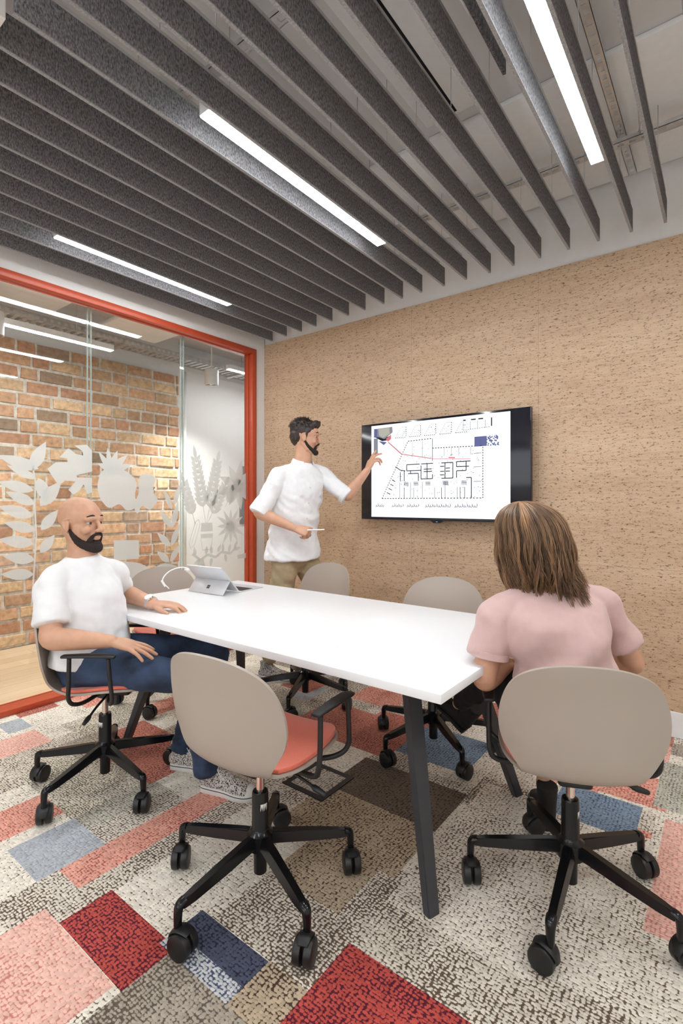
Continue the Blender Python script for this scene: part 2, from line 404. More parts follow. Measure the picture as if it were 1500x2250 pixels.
def floor_mesh():
    cream = ((0.84, 0.785, 0.68), (0.16, 0.11, 0.075)); F = []
    def add(x0, x1, y0, y1, a, bc, dens): F.append((x0, x1, y0, y1, a, bc, dens))
    CR, DK = cream
    RED = ((0.52, 0.085, 0.065), (0.10, 0.012, 0.028)); PK = ((0.80, 0.40, 0.31), (0.42, 0.10, 0.08))
    PPK = ((0.84, 0.52, 0.43), (0.62, 0.24, 0.20)); NAVY = ((0.075, 0.085, 0.13), (0.02, 0.022, 0.045))
    LBL = ((0.60, 0.62, 0.62), (0.08, 0.09, 0.16)); GRB = ((0.46, 0.49, 0.52), (0.30, 0.32, 0.37))
    BRN = ((0.16, 0.12, 0.09), (0.035, 0.022, 0.017)); MBR = ((0.50, 0.40, 0.28), (0.07, 0.04, 0.028)); TAU = ((0.42, 0.37, 0.30), (0.13, 0.10, 0.08))
    BLU = ((0.24, 0.32, 0.42), (0.07, 0.10, 0.17)); RDB = ((0.56, 0.21, 0.15), (0.15, 0.04, 0.04)); WV = ((0.74, 0.68, 0.58), (0.13, 0.09, 0.065))
    GRN = ((0.55, 0.54, 0.46), (0.17, 0.14, 0.11))
    rnd = random.Random(3)
    # filler of cream tones with tighter and looser weave
    y = SY; 
    xs = [-3.37 + 0.0]
    while xs[-1] < EX: xs.append(xs[-1] + rnd.choice((0.14, 0.26, 0.36, 0.22)))
    for i in range(len(xs) - 1):
        y = SY + rnd.random() * 0.2 - 0.2
        while y < NY:
            h = rnd.choice((0.15, 0.25, 0.4, 0.3)); k = rnd.random()
            if k < 0.42: a, bc, d = CR, DK, rnd.uniform(0.2, 0.4)
            elif k < 0.80: a, bc, d = WV[0], WV[1], rnd.uniform(0.45, 0.75)
            elif k < 0.88: a, bc, d = GRN[0], GRN[1], 0.5
            elif y > 1.0 or xs[i] > -0.3: a, bc = rnd.choice((PK, GRB, TAU, RDB, PPK)); d = 0.5
            else: a, bc, d = CR, DK, 0.3
            add(xs[i], xs[i + 1], y, y + h, a, bc, d); y += h
    P_ = [
     (-2.35, -1.15, 0.3, 1.5, (CR, DK), 0.25), (-1.68, -1.24, 0.85, 1.25, (CR, DK), 0.30), (-1.24, -0.86, 0.98, 1.5, (WV[0], WV[1]), 0.7),
     (-2.07, -1.95, 0.945, 1.3, (GRN[0], GRN[1]), 0.5), (-2.62, -2.07, 0.94, 1.3, (WV[0], (0.15, 0.13, 0.08)), 0.62), (-1.95, -1.82, 0.715, 1.3, (WV[0], WV[1]), 0.55),
     (-1.82, -1.68, 0.58, 0.79, (WV[0], WV[1]), 0.6), (-1.68, -1.58, 0.6, 1.6, (WV[0], WV[1]), 0.62),
     (-0.86, 0.4, 0.3, 2.2, (CR, DK), 0.42), (-0.86, -0.40, 1.16, 1.35, (WV[0], WV[1]), 0.62), (-0.42, -0.15, 0.6, 1.40, (WV[0], WV[1]), 0.60), (-0.86, -0.6, 1.4, 2.0, (CR, DK), 0.5),
     (-1.59, -1.24, 0.687, 0.85, RED, 0.64), (-1.29, -1.0, 0.885, 0.978, NAVY, 0.45), (-1.29, -1.0, 0.83, 0.885, LBL, 0.62),
     (-0.86, -0.42, 0.45, 1.16, RED, 0.64), (-1.82, -1.68, 0.786, 1.50, PK, 0.46), (-2.07, -1.82, 0.715, 0.95, GRB, 0.4),
     (-2.35, -2.14, 0.55, 0.945, PK, 0.45), (-1.68, -1.27, 0.3, 0.685, PPK, 0.42), (-1.24, -0.86, 0.55, 0.83, TAU, 0.6), (-1.0, -0.86, 0.83, 0.98, MBR, 0.5),
     (-3.05, -2.83, 0.95, 1.19, PPK, 0.45), (-1.42, -0.89, 1.75, 2.055, BRN, 0.45), (-1.42, -0.89, 1.45, 1.75, MBR, 0.5), (-1.24, -0.95, 1.22, 1.46, MBR, 0.45),
     (-0.585, -0.28, 2.15, 2.41, BLU, 0.5), (-0.55, -0.20, 2.43, 2.70, PK, 0.55), (-0.2, 0.25, 1.72, 2.38, PPK, 0.45),
     (-1.95, -1.62, 2.62, 3.03, PK, 0.6), (-1.66, -1.34, 2.10, 2.58, RDB, 0.5), (-1.34, -0.97, 2.2, 2.56, BLU, 0.55), (-1.30, -0.9, 2.75, 3.1, RDB, 0.5),
     (-2.68, -2.05, 1.27, 1.62, RDB, 0.55), (-2.4, -2.1, 1.62, 2.0, (CR, DK), 0.4), (-2.86, -2.68, 1.70, 1.95, PK, 0.55), (-3.43, -3.28, 1.20, 1.42, RDB, 0.6), (-3.28, -3.10, 1.08, 1.2, GRB, 0.5),
     (-2.75, -2.45, 1.18, 1.40, TAU, 0.5), (-3.0, -2.75, 1.3, 1.7, (WV[0], (0.15, 0.13, 0.08)), 0.6), (-2.85, -2.55, 2.2, 2.5, BLU, 0.5), (-2.2, -1.9, 2.0, 2.3, GRN, 0.5), (-1.9, -1.66, 1.5, 2.0, (CR, DK), 0.4),
     (-2.0, -1.66, 2.05, 2.5, RDB, 0.45), (-2.45, -2.2, 2.5, 2.75, RDB, 0.5), (-1.62, -1.42, 1.5, 1.75, (WV[0], WV[1]), 0.6),
     (-0.25, 0.2, 2.45, 2.9, GRN, 0.5)]
    for x0, x1, y0, y1, c, d in P_: add(x0, x1, y0, y1, c[0], c[1], d)
    xs = sorted({round(min(max(v, WX), EX), 4) for f in F for v in f[:2]} | {WX, EX})
    ys = sorted({round(min(max(v, SY), NY), 4) for f in F for v in f[2:4]} | {SY, NY})
    me = bpy.data.meshes.new('floor'); nx, ny = len(xs), len(ys)
    vs = [(x, y, 0) for x in xs for y in ys]
    fc = [(i * ny + j, (i + 1) * ny + j, (i + 1) * ny + j + 1, i * ny + j + 1) for i in range(nx - 1) for j in range(ny - 1)]
    me.from_pydata(vs, [], fc)
    me.attributes.new('yarn', 'FLOAT_COLOR', 'FACE'); me.attributes.new('weft', 'FLOAT_COLOR', 'FACE'); me.attributes.new('weave', 'FLOAT', 'FACE')
    at = [me.attributes[n_] for n_ in ('yarn', 'weft', 'weave')]
    k = 0
    for i in range(nx - 1):
        for j in range(ny - 1):
            cx, cy = (xs[i] + xs[i + 1]) / 2, (ys[j] + ys[j + 1]) / 2; hit = None
            for f in reversed(F):
                if f[0] <= cx <= f[1] and f[2] <= cy <= f[3]: hit = f; break
            if hit is None: hit = (0, 0, 0, 0, CR, DK, 0.3)
            at[0].data[k].color = hit[4] + (1,); at[1].data[k].color = hit[5] + (1,); at[2].data[k].value = hit[6]; k += 1
    return link_mesh('floor', me, 'carpet', smooth=False)
struct(floor_mesh())

b = MB(); b.box((WX - 1.9, SY - 0.15, -0.06), (WX - 0.055, 7.0, -0.002)); struct(b.build('floor_corridor', 'plank', smooth=False))
b = MB(); b.box((WX - 1.9, SY - 0.15, HZ), (EX + 0.12, 7.0, HZ + 0.1)); struct(b.build('ceiling', 'ceil', smooth=False))
# cork wall, painted band above it and the white skirting
b = MB(); b.box((WX - 0.10, NY + 0.012, 0), (EX + 0.12, NY + 0.16, HZ)); struct(b.build('wall_north', 'wall', smooth=False))
b = MB(); b.box((WX + 0.001, NY, 0.0), (EX, NY + 0.012, 2.69)); struct(b.build('wall_cork', 'cork', smooth=False))
b = MB(); b.box((WX + 0.2, NY - 0.014, 0.0), (EX, NY, 0.135), bevel=0.003); struct(b.build('baseboard_north', 'white', smooth=False))
b = MB(); b.box((EX, SY - 0.12, 0), (EX + 0.12, NY, HZ)); struct(b.build('wall_east', 'wall', smooth=False))
b = MB()
for lo_, hi_ in (((WX - 0.1, SY - 0.12, 0), (-2.6, SY, HZ)), ((1.0, SY - 0.12, 0), (EX, SY, HZ)), ((-2.6, SY - 0.12, 0), (1.0, SY, 0.75)), ((-2.6, SY - 0.12, 2.75), (1.0, SY, HZ))): b.box(lo_, hi_)
struct(b.build('wall_south', 'wall', smooth=False))
# glazed west wall: painted parts round the opening
b = MB()
b.box((WX - 0.12, SY, 2.627), (WX, NY, HZ)); b.box((WX - 0.12, 3.135, 0), (WX, NY, 2.627)); b.box((WX - 0.12, SY, 0), (WX, -1.2, 2.627))
struct(b.build('wall_west', 'wall', smooth=False))
# bulkhead where the baffles start
b = MB(); b.box((-3.0, 0.10, 2.69), (-1.70, 0.585, HZ - 0.002), bevel=0.003); struct(b.build('trim_bulkhead', 'wall', smooth=False))

# red framed glass partition
pw = struct(empty('window_1', (WX, 1.0, 0)))
pw['label'] = 'full height glass partition in a red metal frame'
def fr(lo_, hi_, nm='window_frame', m='red'):
    q = MB(); q.box(V(lo_) - V((WX, 1.0, 0)), V(hi_) - V((WX, 1.0, 0)), bevel=0.003); return q.build(nm, m, pw, auto=40)
fr((WX - 0.050, -1.2, 2.580), (WX + 0.012, 3.135, 2.627)); fr((WX - 0.050, 3.087, 0.035), (WX + 0.012, 3.135, 2.580)); fr((WX - 0.125, -1.2, 0.0), (WX + 0.012, 3.135, 0.035))
fr((WX - 0.125, -1.2, 2.596), (WX - 0.050, 3.135, 2.640)); fr((WX - 0.125, 3.110, 0.035), (WX - 0.050, 3.150, 2.596))
fr((WX - 0.052, -1.2, 2.572), (WX - 0.038, 3.087, 2.600)); fr((WX - 0.052, 3.075, 0.035), (WX - 0.038, 3.100, 2.580))
ys_ = [-1.2, 0.25, 1.695, 2.435, 3.12]
for y0, y1 in zip(ys_, ys_[1:]):
    q = MB(); q.box((-0.110, y0 - 1 + 0.004, 0.035), (-0.098, y1 - 1 - 0.004, 2.60)); q.build('glass_pane', 'pane', pw, smooth=False)
for y0 in ys_[1:4]:
    for dy in (-0.012, 0.012):
        q = MB(); q.box((-0.111, y0 - 1 + dy - 0.0025, 0.035), (-0.097, y0 - 1 + dy + 0.0025, 2.60)); q.build('pane_edge', 'paneedge', pw, smooth=False)

# corridor: brick wall, white wall, poster
BX = -4.90
def brick_wall():
    rnd = random.Random(11); bm = bmesh.new(); lay = bm.loops.layers.float_color.new('tint')
    rh, bl, mo = 0.1165, 0.285, 0.024
    def addbox(x0, x1, y0, y1, z0, z1, col, bev):
        vs = [bm.verts.new((x, y, z)) for x in (x0, x1) for y in (y0, y1) for z in (z0, z1)]
        j = lambda: rnd.uniform(-0.004, 0.004)
        for v in vs[4:]: v.co += V((j(), j(), j()))
        fs = [bm.faces.new([vs[i] for i in f]) for f in [(0, 1, 3, 2), (4, 6, 7, 5), (0, 4, 5, 1), (2, 3, 7, 6), (0, 2, 6, 4), (1, 5, 7, 3)]]
        if bev:
            front = [e for e in fs[1].edges]
            r = bmesh.ops.bevel(bm, geom=front, offset=bev, segments=2, affect='EDGES', profile=0.6)
            vset = {v for f in r['faces'] for v in f.verts}
            fs = list({f for v in vset for f in v.link_faces})
        for f in fs:
            for l in f.loops: l[lay] = col
    addbox(BX - 0.2, BX - 0.014, -1.5, 3.40, 0, 2.68, (0.66, 0.62, 0.55, 1), 0)
    nrow = int(2.68 / rh)
    for r in range(nrow):
        y = -1.5 - (0.14 if r % 2 else 0) - rnd.random() * 0.05
        z0 = r * rh + 0.004
        while y < 3.40:
            L_ = bl * rnd.choice((1, 1, 1, 0.95, 1.04, 0.55)); y1 = min(y + L_, 3.405 + rnd.uniform(-0.01, 0.01)); y0 = max(y, -1.5)
            if y1 - y0 > 0.04:
                t = rnd.random()
                c = (0.56, 0.34, 0.20) if t < 0.45 else (0.62, 0.43, 0.26) if t < 0.75 else (0.50, 0.27, 0.16) if t < 0.92 else (0.36, 0.25, 0.17)
                k = rnd.uniform(0.75, 1.2)
                dx = rnd.uniform(-0.008, 0.004)
                addbox(BX - 0.05, BX + dx, y0 + mo / 2, y1 - mo / 2, z0 + mo / 2, z0 + rh - mo / 2 + rnd.uniform(-0.003, 0.002), tuple(x * k for x in c) + (1,), 0.007)
            y += L_
    me = bpy.data.meshes.new('wall_brick'); bmesh.ops.recalc_face_normals(bm, faces=bm.faces); bm.to_mesh(me); bm.free()
    o = link_mesh('wall_brick', me, 'brick', smooth=False); return o
struct(brick_wall())
b = MB(); b.box((BX - 0.25, -1.6, 0), (BX - 0.201, 7.0, HZ)); b.box((BX - 0.2, -1.5, 2.68), (BX - 0.04, 3.42, HZ)); b.box((BX - 0.20, 3.42, 0), (BX - 0.06, 7.0, 2.82)); struct(b.build('wall_corridor', 'wall', smooth=False))
b = MB(); b.box((WX - 1.9, 6.9, 0), (WX - 0.1, 7.0, HZ)); struct(b.build('wall_corridor_end', 'wall', smooth=False))

# ------------------------------------------------------------------ ceiling: baffles and lamps
BX_ENDS = [(-3.223, 3.196), (-3.029, 3.173), (-2.847, 3.165), (-2.670, 3.145), (-2.491, 3.128), (-2.315, 3.110), (-2.150, 3.095), (-1.975, 3.082), (-1.819, 3.078), (-1.664, 3.072),
           (-1.495, 3.069), (-1.340, 3.069), (-1.183, 3.069), (-1.033, 3.062), (-0.877, 3.062), (-0.718, 3.056), (-0.565, 3.056), (-0.408, 3.060), (-0.256, 3.064)]
for x in (-0.10, 0.06, 0.22, 0.38, 0.54, 0.70, 0.86, 1.02): BX_ENDS.append((x, 3.066))
ZB, ZT = 2.69, 2.808
N_ORD = ['first', 'second', 'third', 'fourth', 'fifth', 'sixth', 'seventh', 'eighth', 'ninth', 'tenth', 'eleventh', 'twelfth', 'thirteenth', 'fourteenth', 'fifteenth', 'sixteenth', 'seventeenth', 'eighteenth', 'nineteenth']
GRP_B = 'grey felt ceiling baffles hung in parallel'
proto = None
for i, (x, ye) in enumerate(BX_ENDS[:20]):
    ys0 = 0.6
    if proto is None:
        t = empty('ceiling_baffle')
        q = MB(); q.box((-0.006, -2.48, 0.004), (0.006, 0, ZT - ZB)); q.build('felt_panel', 'felt', t, smooth=False)
        q = MB(); q.box((-0.0065, -2.48, 0.0), (0.0065, 0, 0.004)); q.build('edge_strip', 'feltedge', t, smooth=False)
        q = MB(); q.box((-0.008, -2.4, ZT - ZB), (0.008, -0.08, ZT - ZB + 0.012)); q.build('hanging_rail', 'steel', t, smooth=False)
        for yy in (-2.0, -1.2, -0.35):
            q = MB(); q.cyl((0, yy, (ZT - ZB + 0.012 + HZ - ZB) / 2), (0, 0, 1), 0.0018, HZ - ZT - 0.012, 6); q.build('suspension_wire', 'steel', t)
        proto = t
    else: t = copy_tree(proto)
    t.location = (x, ye, ZB)
    if i == 0: w = 'grey felt ceiling baffle closest to the glass partition'
    elif i < 10: w = 'grey felt ceiling baffle, %s counted from the glass partition' % N_ORD[i]
    elif i < 18: w = 'grey felt ceiling baffle, %s from the right side of the photo' % N_ORD[18 - i] 
    elif i == 18: w = 'rightmost grey felt ceiling baffle, over the woman in pink'
    else: w = 'grey felt ceiling baffle hung beyond the right edge of the photo'
    tag(t, w, 'ceiling baffle', GRP_B)
b = MB(); b.box((-0.672, 0.9, 2.86), (-0.660, 1.873, 2.96)); tag(b.build('ceiling_baffle', 'felt', smooth=False), 'short grey strip up at the ceiling, left of the largest lamp', 'ceiling baffle')
proto = None
for (x, y0, lab) in ((-2.878, 1.225, 'lit white strip lamp hanging between baffles closest to the glass wall'), (-1.533, 1.17, 'lit white strip lamp at the middle of the baffle ceiling'), (-0.436, 1.15, 'lit white strip lamp large at top right of the photo'),
        (-2.0, -1.6, 'unseen strip lamp added for light behind the camera, towards the glass wall'), (-0.2, -1.6, 'unseen strip lamp added for light behind the camera, centre'), (1.0, 1.15, 'unseen strip lamp added for light beyond the right edge of view'), (1.0, -1.6, 'unseen strip lamp added for light behind the camera, towards the east wall')):  # strips on this row are out of view, added for more light
    if proto is None:
        t = empty('ceiling_lamp')
        q = MB(); q.box((-0.029, 0, 0.004), (0.029, 1.2, 0.075), bevel=0.002); q.build('lamp_housing', 'white', t, smooth=False)
        q = MB(); q.box((-0.0265, 0.004, 0.0), (0.0265, 1.196, 0.0035)); q.build('diffuser', 'lamp', t, smooth=False)
        for yy in (0.12, 1.08):
            q = MB(); q.cyl((0, yy, (0.075 + HZ - ZB - 0.001) / 2), (0, 0, 1), 0.0015, HZ - ZB - 0.075 - 0.001, 6); q.build('suspension_wire', 'steel', t)
        proto = t
    else: t = copy_tree(proto)
    t.location = (x, y0, ZB + 0.001); tag(t, lab, 'lamp', 'white strip lamps between the baffles')
# services on the ceiling
def rail(name, p0, p1, w, label, cat, holes=True, h=0.018):
    p0, p1 = V(p0), V(p1); L_ = (p1 - p0).length; d = (p1 - p0).normalized(); n = d.cross(V((0, 0, 1)))
    q = MB(); mt = Matrix((( d.x, n.x, 0, p0.x), (d.y, n.y, 0, p0.y), (0, 0, 1, p0.z), (0, 0, 0, 1)))
    q.box((0, -w / 2, 0), (L_, -w / 2 + 0.002, h + 0.002), mt); q.box((0, w / 2 - 0.002, 0), (L_, w / 2, h + 0.002), mt)
    k = 0; st = 0.05
    q.box((0, -w / 2, 0), (L_, -w / 2 + w * 0.28, 0.002), mt); q.box((0, w / 2 - w * 0.28, 0), (L_, w / 2, 0.002), mt)
    while k * st < L_: q.box((k * st, -w * 0.22, 0), (min(k * st + 0.022, L_), w * 0.22, 0.002), mt); k += 1
    o = q.build(name, 'steel', smooth=False); return tag(o, label, cat)
rail('mounting_rail', (-2.4, 2.76, 2.985), (1.0, 2.76, 2.985), 0.05, 'perforated steel mounting rail running across above the baffle ends', 'rail')
rail('mounting_rail', (-0.41, 1.2, 3.03), (-0.41, 3.12, 3.03), 0.04, 'perforated steel rail running lengthwise right of the largest lamp', 'rail')
rail('mounting_rail', (-2.4, 1.3, 2.985), (1.0, 1.3, 2.985), 0.05, 'perforated steel mounting rail crossing above the near ends of the lamps', 'rail')
b = MB()
b.box((-1.15, 0.7, 3.055), (-0.87, 2.18, HZ - 0.001), bevel=0.004); au = b.build('air_diffuser', 'white', auto=40); tag(au, 'white ceiling air unit with a black double slot', 'air vent')
for dx in (-1.025, -0.995):
    q = MB(); q.box((dx - 0.007, 0.72, 3.0535), (dx + 0.007, 2.16, 3.0549)); q.build('slot', 'glassdark', au, smooth=False)
for x0, x1 in ((-2.2, -1.22), (-1.20, -0.70), (-0.69, 0.3), (0.32, 1.3)):
    q = MB(); q.box((x0, 2.29, 3.075), (x1, 3.2, HZ - 0.001), bevel=0.004); q.build('ceiling_panel', 'white', auto=40)
CP = [o for o in COL.objects if o.name.startswith('ceiling_panel')]
for o, w in zip(CP, ('white flat ceiling panel behind the baffles above the television side', 'white flat ceiling panel beyond the end of the air slot', 'white flat ceiling panel above the end of the largest lamp', 'white flat ceiling panel at the top right edge of the photo')): tag(o, w, 'ceiling panel')
b = MB(); random.seed(5)
for k in range(3):
    pts = [(-0.80 + 0.02 * k, 1.35, 3.08)]
    for j in range(6): pts.append((-0.74 + random.uniform(-0.03, 0.04), 1.42 + j * 0.05, 2.98 + random.uniform(-0.04, 0.05)))
    b.tube(pts, 0.003, sub=5, seg=6)
tag(b.build('cable_bundle', 'cable'), 'loose looped cables hanging above the short ceiling strip', 'cable')
b = MB(); b.tube([(-0.31, 2.55, 3.09), (-0.315, 2.56, 2.98), (-0.33, 2.74, 2.99)], 0.002, seg=6); b.tube([(-0.30, 2.55, 3.09), (-0.30, 2.60, 3.0), (-0.34, 2.75, 3.0)], 0.002, seg=6)
b.ell((-0.305, 2.55, 3.075), (0.014, 0.014, 0.02)); tag(b.build('hanging_wire', 'steel'), 'wire hanger with a small hook right of the largest lamp', 'wire')

# corridor services
tag(MB().tube([(-4.08, 1.2, 2.955), (-4.06, 2.6, 2.955), (-4.12, 3.6, 2.95), (-4.1, 5.2, 2.955)], [0.10, 0.12, 0.125, 0.11], sub=6, seg=20).build('flexible_duct', 'duct'), 'crumpled foil air duct under the corridor ceiling', 'duct')
for i, (y0, lab) in enumerate(((-1.25, 'flat white duct panel hung under the corridor ceiling, left in the photo'), (2.20, 'flat white duct panel hung under the corridor ceiling, centre of the glass'))):
    q = MB(); q.box((-4.385, y0, 2.785), (-3.60, y0 + (3.07 if i == 0 else 0.57), 2.82), bevel=0.006); tag(q.build('duct_panel', 'white', auto=40), lab, 'ceiling panel')
def tray(x, z):
    t = empty('cable_tray', (x, 1, z), label='perforated steel cable tray along the corridor ceiling', cat='cable tray')
    for dx in (-0.10, 0.10):
        q = MB(); q.box((dx - 0.001, -2.2, 0.035), (dx + 0.001, 4.8, 0.05)); q.box((dx - 0.001, -2.2, 0), (dx + 0.001, 4.8, 0.012))
        y = -2.2
        while y < 4.8: q.box((dx - 0.001, y, 0.012), (dx + 0.001, y + 0.03, 0.035)); y += 0.055
        q.build('side_rail', 'steel', t, smooth=False)
    q = MB(); y = -2.2
    while y < 4.8: q.box((-0.10, y, 0), (0.10, y + 0.03, 0.002)); y += 0.07
    q.build('rung_floor', 'steel', t, smooth=False)
    for y in (0.2, 1.5, 2.9, 4.0):
        q = MB(); q.cyl((0.12, y, (HZ - z) / 2), (0, 0, 1), 0.004, HZ - z, 8); q.box((-0.13, y - 0.02, -0.02), (0.14, y + 0.02, 0.0)); q.build('hanger', 'steel', t, smooth=False)
tray(-4.55, 2.735)
q = MB(); q.lathe([(0.15, 2.84), (0.155, 2.85), (0.155, HZ - 0.001)], c=(-3.78, 2.01, 0), seg=32); tag(q.build('round_duct', 'white', auto=40), 'round white duct drop between the two flat corridor panels', 'duct')
for x, y0, y1, z, lab in ((-4.22, 0.6, 2.26, 2.56, 'lit strip lamp in the corridor in front of the brick wall'),):
    t = empty('corridor_lamp', (x, y0, z), label=lab, cat='lamp')
    q = MB(); q.box((-0.03, 0, 0.004), (0.03, y1 - y0, 0.05), bevel=0.003); q.build('lamp_housing', 'white', t, smooth=False)
    q = MB(); q.box((-0.026, 0.005, 0), (0.026, y1 - y0 - 0.005, 0.0035)); q.build('diffuser', 'lamp2', t, smooth=False)
    for yy, tp in ((0.2, 2.784), (y1 - y0 - 0.3, HZ)):
        q = MB(); q.cyl((0, yy, (0.05 + tp - z) / 2), (0, 0, 1), 0.002, tp - z - 0.052, 6); q.build('suspension_wire', 'steel', t)
t = empty('corridor_lamp', (-4.31, 3.6, 2.70), label='unseen strip lamp added to brighten the far corridor, hidden by the cork wall', cat='lamp')  # extra lamp out of sight, added to brighten the corridor end
q = MB(); q.box((-0.03, 0, 0.004), (0.03, 1.4, 0.05)); q.build('lamp_housing', 'white', t, smooth=False)
q = MB(); q.box((-0.026, 0.005, 0), (0.026, 1.395, 0.0035)); q.build('diffuser', 'lamp2', t, smooth=False)
q = MB(); q.cyl((0, 0.7, (HZ - t.location.z + 0.05) / 2), (0, 0, 1), 0.003, HZ - t.location.z - 0.051, 6); q.build('suspension_wire', 'steel', t)
t = empty('corridor_lamp', (-3.56, -1.0, 2.66), label='unseen strip lamp added to light the corridor beyond the left edge of view', cat='lamp')  # second extra lamp, out of view, added to light the corridor
q = MB(); q.box((-0.03, 0, 0.004), (0.03, 1.4, 0.05)); q.build('lamp_housing', 'white', t, smooth=False)
q = MB(); q.box((-0.026, 0.005, 0), (0.026, 1.395, 0.0035)); q.build('diffuser', 'lamp2', t, smooth=False)
q = MB(); q.cyl((0, 0.7, (HZ - t.location.z + 0.05) / 2), (0, 0, 1), 0.003, HZ - t.location.z - 0.051, 6); q.build('suspension_wire', 'steel', t)
for x, y, lab in ((-4.33, 3.40, 'white cylinder spotlight hanging in front of the white corridor wall'), (-4.12, 1.33, 'white cylinder spotlight at the left edge of the photo')):
    t = empty('spotlight', (x, y, 2.49 if y > 2 else 2.44), label=lab, cat='spotlight', group='white cylinder spotlights in the corridor')
    z0 = t.location.z
    q = MB(); q.lathe([(0.068, 0.0), (0.073, 0.002), (0.073, 0.16), (0.070, 0.165), (0.008, 0.166), (0.008, (HZ if y > 2 else 2.784) - z0 - 0.001)], seg=28); q.build('spot_body', 'white', t, auto=40)
    q = MB(); q.lathe([(0.001, 0.012), (0.062, -0.0008), (0.066, -0.001)], seg=24); q.build('lens', 'chrome', t)
    sl = bpy.data.lights.new('spot_bulb', 'SPOT'); sl.energy = 85 if y > 2 else 55; sl.spot_size = R_(125); sl.spot_blend = 1.0; sl.shadow_soft_size = 0.045; sl.color = (1.0, 0.97, 0.93)
    so = bpy.data.objects.new('spot_bulb', sl); COL.objects.link(so); so.parent = t; so.location = (0, 0, -0.02)
b = MB(); b.box((BX - 0.06, 4.33, 0.98), (BX - 0.045, 4.95, 1.72), bevel=0.003); tag(b.build('wall_panel', 'poster', auto=40), 'dark grey panel on the white corridor wall beside the red frame', 'wall panel')
b = MB(); b.tube([(BX - 0.045, 3.50, 0.02), (BX - 0.045, 3.50, 2.75)], 0.022, seg=16); tag(b.build('wall_pipe', 'white'), 'slim white pipe running up beside the end of the brick wall', 'pipe')

# ------------------------------------------------------------------ frosted plants on the glass
FX = WX - 0.0965   # face of the glass
GK = 1.0236
def leafpts(p, ang, ln, w, n=9, tip=1.0):
    """leaf outline in (y, z)"""
    a, c = [], []
    for k in range(n):
        t = k / (n - 1); s = math.sin(PI * t ** 0.8) * w / 2
        for lst, sg in ((a, 1), (c, -1)):
            x = t * ln; lst.append((p[0] + x * math.cos(ang) - sg * s * math.sin(ang), p[1] + x * math.sin(ang) + sg * s * math.cos(ang)))
    return a + list(reversed(c[1:-1]))
DL = [0]
def decal(shapes, label):
    b = MB()
    for pts in shapes:
        pts = [(y * GK, 1.26 + (z - 1.26) * GK) for y, z in pts]
        off = 0.00012 * (DL[0] % 7); DL[0] += 1
        ok = [p for p in pts]
        f1 = [b.bm.verts.new((FX + off, y, z)) for y, z in ok]
        try: b.bm.faces.new(f1)
        except ValueError: pass
    o = b.build('frosted_plant_sticker', 'frost', smooth=False); tag(o, label, 'window sticker', 'frosted plant shapes on the glass'); return o
def stroke(pts, w):
    out = []; 
    for a_, c_ in zip(pts, pts[1:]):
        d = V((c_[0] - a_[0], c_[1] - a_[1])); 
        if d.length < 1e-5: continue
        n = V((-d.y, d.x)).normalized() * w / 2
        out.append([(a_[0] + n.x, a_[1] + n.y), (c_[0] + n.x, c_[1] + n.y), (c_[0] - n.x, c_[1] - n.y), (a_[0] - n.x, a_[1] - n.y)])
    return out
def palmate(c, r, n, w, a0=0, a1=2 * PI):
    return [leafpts(c, a0 + (a1 - a0) * k / n, r * (0.85 + 0.15 * ((k * 7) % 3) / 2), w) for k in range(n)]
def frond(base, tip, n, ln, w):
    b0, t0 = V(base), V(tip); d = (t0 - b0); an = math.atan2(d.y, d.x); sh = stroke([base, tip], 0.006)
    for k in range(n):
        p = b0 + d * (0.25 + 0.75 * k / n)
        for sg in (1, -1): sh.append(leafpts((p.x, p.y), an + sg * R_(38), ln * (1 - 0.35 * k / n), w))
    sh.append(leafpts((t0.x - d.x * 0.03, t0.y - d.y * 0.03), an, ln, w)); return sh
# big leaves at the left (y, z on the glass plane)
LEAVES = [((1.375, 1.47), 163.3, 0.243, 0.075), ((1.33, 1.462), 64.6, 0.205, 0.079), ((1.361, 1.406), 154.8, 0.181, 0.051), ((1.346, 1.332), 166.0, 0.206, 0.068), ((1.372, 1.413), -71.2, 0.168, 0.075), ((1.351, 1.246), 154.6, 0.179, 0.067), ((1.383, 1.234), 51.8, 0.204, 0.086), ((1.34, 1.169), 160.5, 0.201, 0.076), ((1.356, 1.082), 162.6, 0.184, 0.069), ((1.388, 1.081), 51.1, 0.166, 0.068), ((1.346, 0.997), 168.4, 0.199, 0.076), ((1.383, 0.937), 51.9, 0.141, 0.066), ((1.351, 0.896), 167.8, 0.18, 0.072), ((1.346, 0.805), 173.5, 0.186, 0.07)]
STEM = [(1.34, 1.483), (1.356, 1.383), (1.351, 1.24), (1.361, 1.039), (1.346, 0.811), (1.335, 0.612)]
MON = [(1.426, 1.473), (1.475, 1.517), (1.552, 1.525), (1.547, 1.548), (1.498, 1.551), (1.555, 1.618), (1.602, 1.583), (1.653, 1.574), (1.647, 1.605), (1.593, 1.637), (1.675, 1.65), (1.712, 1.613), (1.712, 1.469), (1.608, 1.44), (1.608, 1.425), (1.712, 1.426), (1.712, 1.326), (1.678, 1.313), (1.656, 1.38), (1.62, 1.33), (1.587, 1.309), (1.555, 1.341), (1.602, 1.397), (1.535, 1.401), (1.495, 1.367), (1.462, 1.416)]
FAN = [((1.844, 1.488), 125.8, 0.15, 0.041), ((1.844, 1.488), 98.5, 0.155, 0.041), ((1.844, 1.488), 70.3, 0.149, 0.047), ((1.844, 1.488), 41.9, 0.169, 0.052), ((1.844, 1.488), 156.9, 0.102, 0.041), ((1.844, 1.488), -148.5, 0.103, 0.046), ((1.854, 1.482), 20.0, 0.161, 0.049)]
